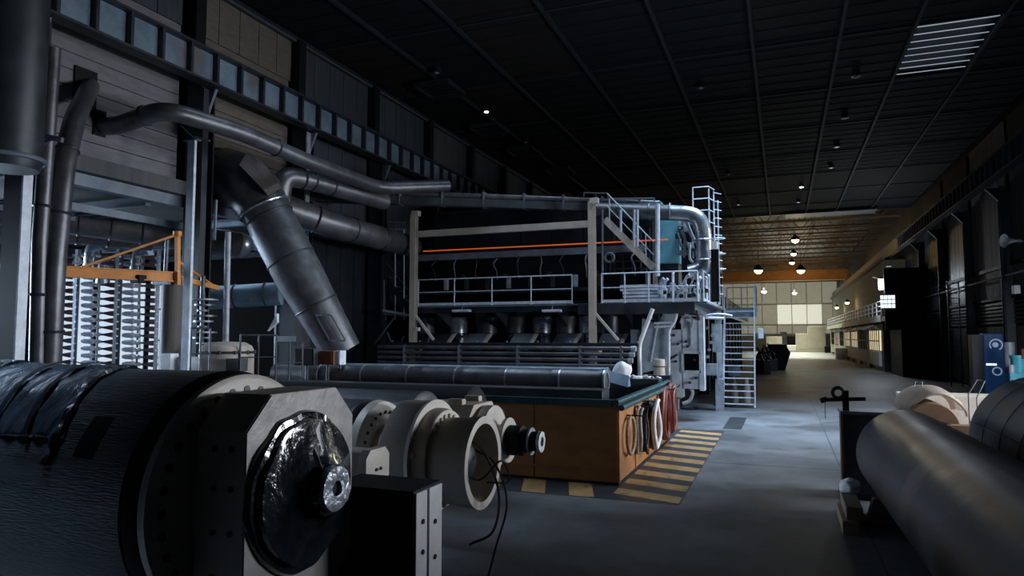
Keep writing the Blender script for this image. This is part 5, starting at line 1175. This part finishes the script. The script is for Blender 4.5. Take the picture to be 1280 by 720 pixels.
# cyan pump unit
y = 38.5; q = atY(1270, 466, y)
t = thing('pump_unit', 'bright cyan-blue pump unit at the right edge beside the vending machine', 'pump', (q.x, y, 0))
z = lambda b_: atY(1270, b_, y).z
x = lambda a: atY(a, 460, y).x
B().bevbox(((x(1259) + x(1284)) / 2, y, (z(466) + z(484)) / 2), (x(1284) - x(1259), .7, z(466) - z(484)), .04).put('base_block', 'cyan', t, smooth=False)
B().cyl((x(1274), y, z(466)), (x(1274), y, z(447)), .28, n=24).put('motor', 'cyan', t)
B().cyl((x(1274), y, z(447)), (x(1274), y, z(444)), .33, n=24).put('motor_cap', 'cyan', t)
B().cyl((x(1263), y - .2, z(468)), (x(1263), y - .2, z(456)), .12, n=16).put('filter', 'galv', t)
B().cyl((x(1266), y + .4, z(468)), (x(1266), y + .4, z(428)), .22, n=20).put('steel_cylinder', 'machine_grey', t)
B().cyl((x(1277), y - .3, z(448)), (x(1277), y - .3, z(436)), .07, n=12).put('red_cap_pipe', 'rust', t)
B().bb(x(1260), x(1284), y - .3, y + .3, 0, z(484)).put('stand', 'steel_dark', t, smooth=False)
B().bevbox((x(1268), y - .36, z(475)), (.3, .03, .12), .005).put('label_plate', 'white', t, smooth=False)
t = thing('wall_ladder', 'dark ladder standing against the right wall', 'ladder', (9.2, 50, 0))
q = atY(1195, 450, 50).x
for dx in (-.3, .3): B().bar((q + dx, 50, 0), (q + dx, 50, 6.5), .07).put('rail', 'steel_dark', t)
for k in range(20): B().bar((q - .3, 50, .3 + k * .32), (q + .3, 50, .3 + k * .32), .035).put('rung', 'galv_dark', t)
for i, (a, b_) in enumerate(((1131, 421), (1111, 333))):
    q = atY(a, b_, 62); t = thing('wall_lamp', 'tiny white lamp on the dark right side, %s one' % ('lower', 'upper')[i], 'lamp', q)
    B().bevbox(q, (.35, .1, .08), .02).put('lens', 'lamp_dim', t, smooth=False); B().bb(q.x - .2, q.x + .2, q.y + .05, q.y + .15, q.z - .08, q.z + .08).put('housing', 'steel_dark', t, smooth=False)

# ================================================================== FAR END: GALLERY, SHOPS, CRANE, LAMPS
GXX = 7.7
t = struct_root('gallery', (GXX, 66, 0))
B().bb(GXX, XR, 66, 140, 4.35, 4.75).put('gallery_floor', 'wall_far', t, smooth=False)
B().bb(GXX - .08, GXX, 65, 140, 4.3, 4.85).put('gallery_fascia', 'wall_far', t, smooth=False)
B().bb(GXX + .5, XR, 68.5, 140, 0, 4.35).put('shop_wall', 'steel_dark', t, smooth=False)
B().bb(GXX + .7, XR, 60, 66, 0, 3.6).put('dark_office', 'black', t, smooth=False)
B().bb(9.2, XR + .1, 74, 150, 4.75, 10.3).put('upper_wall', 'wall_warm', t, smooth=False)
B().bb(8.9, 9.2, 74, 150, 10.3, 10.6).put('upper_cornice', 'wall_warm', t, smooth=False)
for k in range(7):
    y = 70 + k * 9.6
    lit = k in (0, 2, 3, 5)
    B().bb(GXX + .35, GXX + .5, y, y + 7.6, 1.8, 3.6).put('shop_window', 'lit_shop' if lit else 'steel_dark', t, smooth=False)
    for q_ in range(6): B().bb(GXX + .28, GXX + .36, y + q_ * 1.5, y + q_ * 1.5 + .12, 1.7, 3.7).put('window_bar', 'steel_dark', t, smooth=False)
    B().bb(GXX + .28, GXX + .36, y, y + 7.6, 2.6, 2.7).put('window_bar', 'steel_dark', t, smooth=False)
    B().bb(GXX + .3, GXX + .5, y, y + 7.6, 0.4, 1.7).put('shop_plinth', 'white' if k == 0 else 'wall_far', t, smooth=False)
    B().bb(GXX + .3, GXX + .5, y + 7.7, y + 9.5, 0, 4.3).put('shop_pier', 'wall_far', t, smooth=False)
    B().prism([(GXX + .4, y, 4.2), (GXX - .7, y, 3.75), (GXX - .7, y, 3.81), (GXX + .4, y, 4.28)], (0, 7.6, 0)).put('awning', 'steel_blue' if k < 2 else 'steel_dark', t, smooth=False)
t = thing('gallery_handrail', 'long pale handrail along the edge of the far right gallery', 'railing', (GXX, 66, 4.8))
for k in range(26): B().cyl((GXX, 65 + k * 3, 4.8), (GXX, 65 + k * 3, 6.0), .05, n=6).put('post', 'machine_pale', t)
for z in (5.2, 5.6, 6.0): B().cyl((GXX, 65, z), (GXX, 140, z), .04, n=6).put('rail', 'machine_pale', t)
t = struct_root('window_1', (8.0, 63.5, 5)); wx, wz = atY(1101, 385, 63.5).x, atY(1101, 385, 63.5).z
for i in range(4):
    for j in range(3): B().bb(wx + i * .27, wx + .23 + i * .27, 63.5, 63.55, wz + j * .36, wz + .30 + j * .36).put('window_pane', 'lit_window', t, smooth=False)
B().bb(7.8, XR, 63.6, 63.8, 3.6, 8.6).put('cabin_wall', 'black', t, smooth=False)
q = atY(1101, 355, 66)
t = thing('gallery_lamp', 'bright white lamp above the near end of the far gallery', 'lamp', q)
B().lathe([(0, 0), (0, .16), (.9, .2), (.9, 0)], q + Vector((0, 0, -.5)), (0, 0, 1), 16).put('lens', 'lamp_cool', t)
B().bar(q + Vector((0, 0, .4)), q + Vector((-.6, 0, .6)), .06).put('arm', 'steel_dark', t)
ld = bpy.data.lights.new('gallery_lamp_light', 'POINT'); ld.energy = 800; ld.color = (.8, .9, 1); ld.shadow_soft_size = .4
lo = bpy.data.objects.new('gallery_lamp_light', ld); C.objects.link(lo); lo.location = q + Vector((-.8, -.6, -.2))
def lamp(name, label, q, r, m, e, col, group=None):
    t = thing(name, label, 'lamp', q, group)
    B().lathe([(0, 0), (0, r * .9), (r * .3, r), (r * .9, r * .5), (r * 1.2, r * .2), (r * 1.2, 0)], q, (0, 0, 1), 16).put('shade', 'steel_dark', t)
    B().lathe([(0, 0), (0, r * .8), (-r * .3, r * .72), (-r * .6, r * .4), (-r * .7, 0)], q - Vector((0, 0, .01)), (0, 0, 1), 16).put('bulb', m, t)
    B().cyl(q + Vector((0, 0, r)), Vector((q.x, q.y, max(q.z + r * 1.5, 17.6) if 'truss' in name else q.z + r * 1.5)), .03, n=6).put('stem', 'steel_dark', t)
    if e:
        ld = bpy.data.lights.new(name + '_light', 'POINT'); ld.energy = e; ld.color = col; ld.shadow_soft_size = r
        lo = bpy.data.objects.new(name + '_light', ld); C.objects.link(lo); lo.location = q - Vector((0, 0, r * .6 + .1))
for i, (a, b_, Y, r, e, lab) in enumerate(((1001, 338, 112, .7, 3500, 'brightest warm lamp above the orange crane bridge'), (948, 338, 105, .7, 3500, 'warm lamp just right of the machine, left of the crane bridge'), (994, 300, 84, .5, 1800, 'large warm lamp hanging from the nearest roof truss'), (992, 317, 92, .4, 500, 'small warm lamp below the large one in the trusses'), (990, 328, 100, .4, 500, 'faint warm lamp third down in the trusses'), (993, 366, 122, .45, 800, 'pale lamp hanging under the orange crane bridge'), (955, 364, 120, .5, 800, 'pale lamp at the left end under the crane bridge'))):
    lamp('truss_lamp', lab, atY(a, b_, Y), r, 'lamp_warm' if i < 5 else 'lamp_cool', e * .10, (1, .66, .28))
for i, (a, b_, Y) in enumerate(((1046, 384, 118), (1059, 378, 104))):
    q = atX(a, b_, 8.15); lamp('wall_lantern', '%s warm lantern on the far right upper wall' % ('farther', 'nearer')[i], q, .35, 'lamp_warm', 150, (1, .7, .3))
# downlights in the near ceiling
for i, (a, b_, m, lab) in enumerate(((608, 140, 'lamp_cool', 'small bright spotlight in the upper left of the ceiling'), (546, 91, 'lamp_off', 'twin dim spotlight at the top edge left of centre'), (657, 178, 'lamp_off', 'dim spotlight right of the bright one'), (876, 110, 'lamp_off', 'dim twin spotlight near the top centre'), (1070, 96, 'steel_dark', 'dark round ceiling vent lamp at top right'), (1056, 148, 'lamp_off', 'dim downlight below the dark vent lamp'), (1046, 184, 'lamp_dim', 'small downlight, third in the right-hand row'), (1039, 210, 'lamp_dim', 'small faint downlight, fourth in the right-hand row'), (1002, 234, 'lamp_cool', 'bright tiny downlight ahead of the far bays'), (998, 253, 'lamp_dim', 'tiny downlight just beyond the bright tiny one'), (997, 268, 'lamp_dim', 'last tiny downlight before the open trusses'), (910, 218, 'lamp_off', 'faint downlight above the caged ladder tower'), (923, 256, 'lamp_dim', 'faint downlight right of the caged ladder tower'))):
    q = atZ(a, b_, ZC - .25)
    t = thing('ceiling_downlight', lab, 'lamp', q)
    B().lathe([(0, .0), (0, .20), (.22, .16), (.22, 0)], q, (0, 0, 1), 16).put('housing', 'steel_dark', t)
    rr = .11 if m != 'lamp_cool' else (.11 if i == 0 else .16)
    B().lathe([(0, 0), (0, rr), (-.03, rr * .6), (-.035, 0)], q - Vector((0, 0, .002)), (0, 0, 1), 14).put('lens', m, t)
    B().bb(q.x - .03, q.x + .03, q.y - .03, q.y + .03, q.z + .2, ZC).put('stem', 'steel_dark', t, smooth=False)
# ceiling mounted ventilation frames on the left
for i, (a, b_) in enumerate(((550, 112), (612, 162), (655, 190), (700, 214))):
    q = atZ(a, b_, ZC - .3); t = thing('ceiling_vent', 'dim square ventilation frame on the left ceiling, %s from the camera' % ('first', 'second', 'third', 'fourth')[i], 'vent', q)
    for s in (-1, 1):
        B().bb(q.x - .8, q.x + .8, q.y + s * .9 - .05, q.y + s * .9 + .05, q.z - .1, q.z + .1).put('frame_bar', 'steel_dark', t, smooth=False)
        B().bb(q.x + s * .8 - .05, q.x + s * .8 + .05, q.y - .9, q.y + .9, q.z - .1, q.z + .1).put('frame_bar', 'steel_dark', t, smooth=False)
    for k in range(5): B().bb(q.x - .8, q.x + .8, q.y - .7 + .33 * k, q.y - .6 + .33 * k, q.z - .02, q.z + .02).put('vent_slat', 'steel_dark', t, smooth=False)
# crane bridge
t = thing('crane_bridge', 'orange travelling crane bridge spanning the far bay', 'crane', (-3, 118, 11.8))
B().bb(-15.9, 9.7, 117.6, 118.4, 11.9, 13.4).put('bridge_girder', 'bridge_orange', t, smooth=False)
B().bb(-15.9, 9.7, 119.6, 120.2, 11.9, 13.4).put('bridge_girder', 'bridge_orange', t, smooth=False)
B().bb(-15.9, 9.7, 117.5, 118.5, 11.8, 11.9).put('bottom_flange', 'bridge_orange', t, smooth=False)
B().bb(-.5, 2.5, 117.8, 120, 13.4, 14.4).put('crab', 'orange_dark', t, smooth=False)
for x in (-15.9, 9.6): B().bb(x - .3, x + .3, 116.5, 121.5, 11.8, 12.6).put('end_carriage', 'orange_dark', t, smooth=False)
# objects on the far floor
bt = thing('dark_skip', 'black bin-shaped skip at the aisle edge beyond the stair', 'skip', atZ(974, 462, 0)); q = atZ(974, 463, 0)
B().prism([(q.x - .8, q.y, 0), (q.x + .5, q.y, 0), (q.x + 1.0, q.y, 1.6), (q.x + .6, q.y, 2.3), (q.x - .9, q.y, 2.3), (q.x - 1.1, q.y, 1.2)], (0, 1.8, 0)).put('bin', 'black', bt, smooth=False)
B().bb(q.x - 1.0, q.x + .8, q.y - .05, q.y + 1.85, 2.28, 2.36).put('rim', 'steel_dark', bt, smooth=False)
rnd = random.Random(2)
for i in range(9):
    q = atZ(953 + (i % 3) * 5, 468 - i * 2.2, 0)
    t = thing('scrap_heap_item', '%s dark machine part lying at the aisle edge between stair and skip' % ('first', 'second', 'third', 'fourth', 'fifth', 'sixth', 'seventh', 'eighth', 'ninth')[i], 'machine part', q)
    s = .5 + .5 * rnd.random()
    B().bevbox(q + Vector((0, 0, s * .6)), (s, s, s * 1.2), .08, rz=rnd.random()).put('block', 'steel_dark', t, smooth=False)
    B().cyl(q + Vector((.1, 0, s)), q + Vector((-.3, .2, s + 1.2)), .12, n=10).put('shaft', 'wood' if i % 3 == 0 else 'steel_dark', t)
    B().torus(q + Vector((0, -.3, s * .8 + .6)), (.2, 1, 0), .4, .08, 18, 6).put('wheel', 'paper' if i == 4 else 'steel_dark', t)
q = atD(957, 424, 40)
t = thing('blue_switch_box', 'small blue-white switch box hanging beside the ladder stair', 'box', q)
xs = atY(951, 417, 31.2); B().bevbox(xs, (.22, .15, .42), .02).put('box', 'machine_pale', t, smooth=False)
B().bar(xs + Vector((0, .1, 0)), xs + Vector((-.15, .12, 0)), .05).put('bracket', 'galv_dark', t)
for i, (a, b_, w, h, dd, m, lab) in enumerate(((1061, 448, 3.2, 1.5, 2, 'machine_grey', 'low grey machine on the far floor beside the shops'), (1050, 440, 1.0, 1.1, 1.5, 'black', 'black bin on the far floor left of the low grey machine'), (1067, 447, 2.2, .9, 1.6, 'black', 'low black block beside the lit shop window'), (968, 437, 3.0, 3.0, 2, 'wall_far', 'pale cabinet at the left of the far doors'), (990, 436, 1.8, 1.3, 2, 'white', 'low white box in front of the far doors'), (1003, 436, 2.4, 3.6, 2, 'wall_far', 'tall pale machine in front of the far doors'), (1021, 437, 3.2, 5.0, 3, 'wall_far', 'broad beige kiosk at the right of the far doors'), (1014, 437, 1.0, 1.8, .8, 'steel_dark', 'dark upright unit beside the beige kiosk'), (980, 436, 1.2, 4.0, 1, 'steel_dark', 'dark doorway-like locker at the far wall'), (1036, 440, 1.4, 1.2, 1.2, 'black', 'small black crate on the far floor near the kiosk'))):
    q = atZ(a, b_ + 1, 0)
    if q.y > 150: q = q * (150 / q.y); q.z = 0
    t = thing('far_cabinet', lab, 'cabinet', q)
    B().bevbox(q + Vector((0, 0, h / 2)), (w, dd, h), .06).put('body', m, t, smooth=False)
    B().bb(q.x - w * .4, q.x + w * .4, q.y - dd / 2 - .03, q.y - dd / 2, h * .15, h * .85).put('door', m, t, smooth=False)
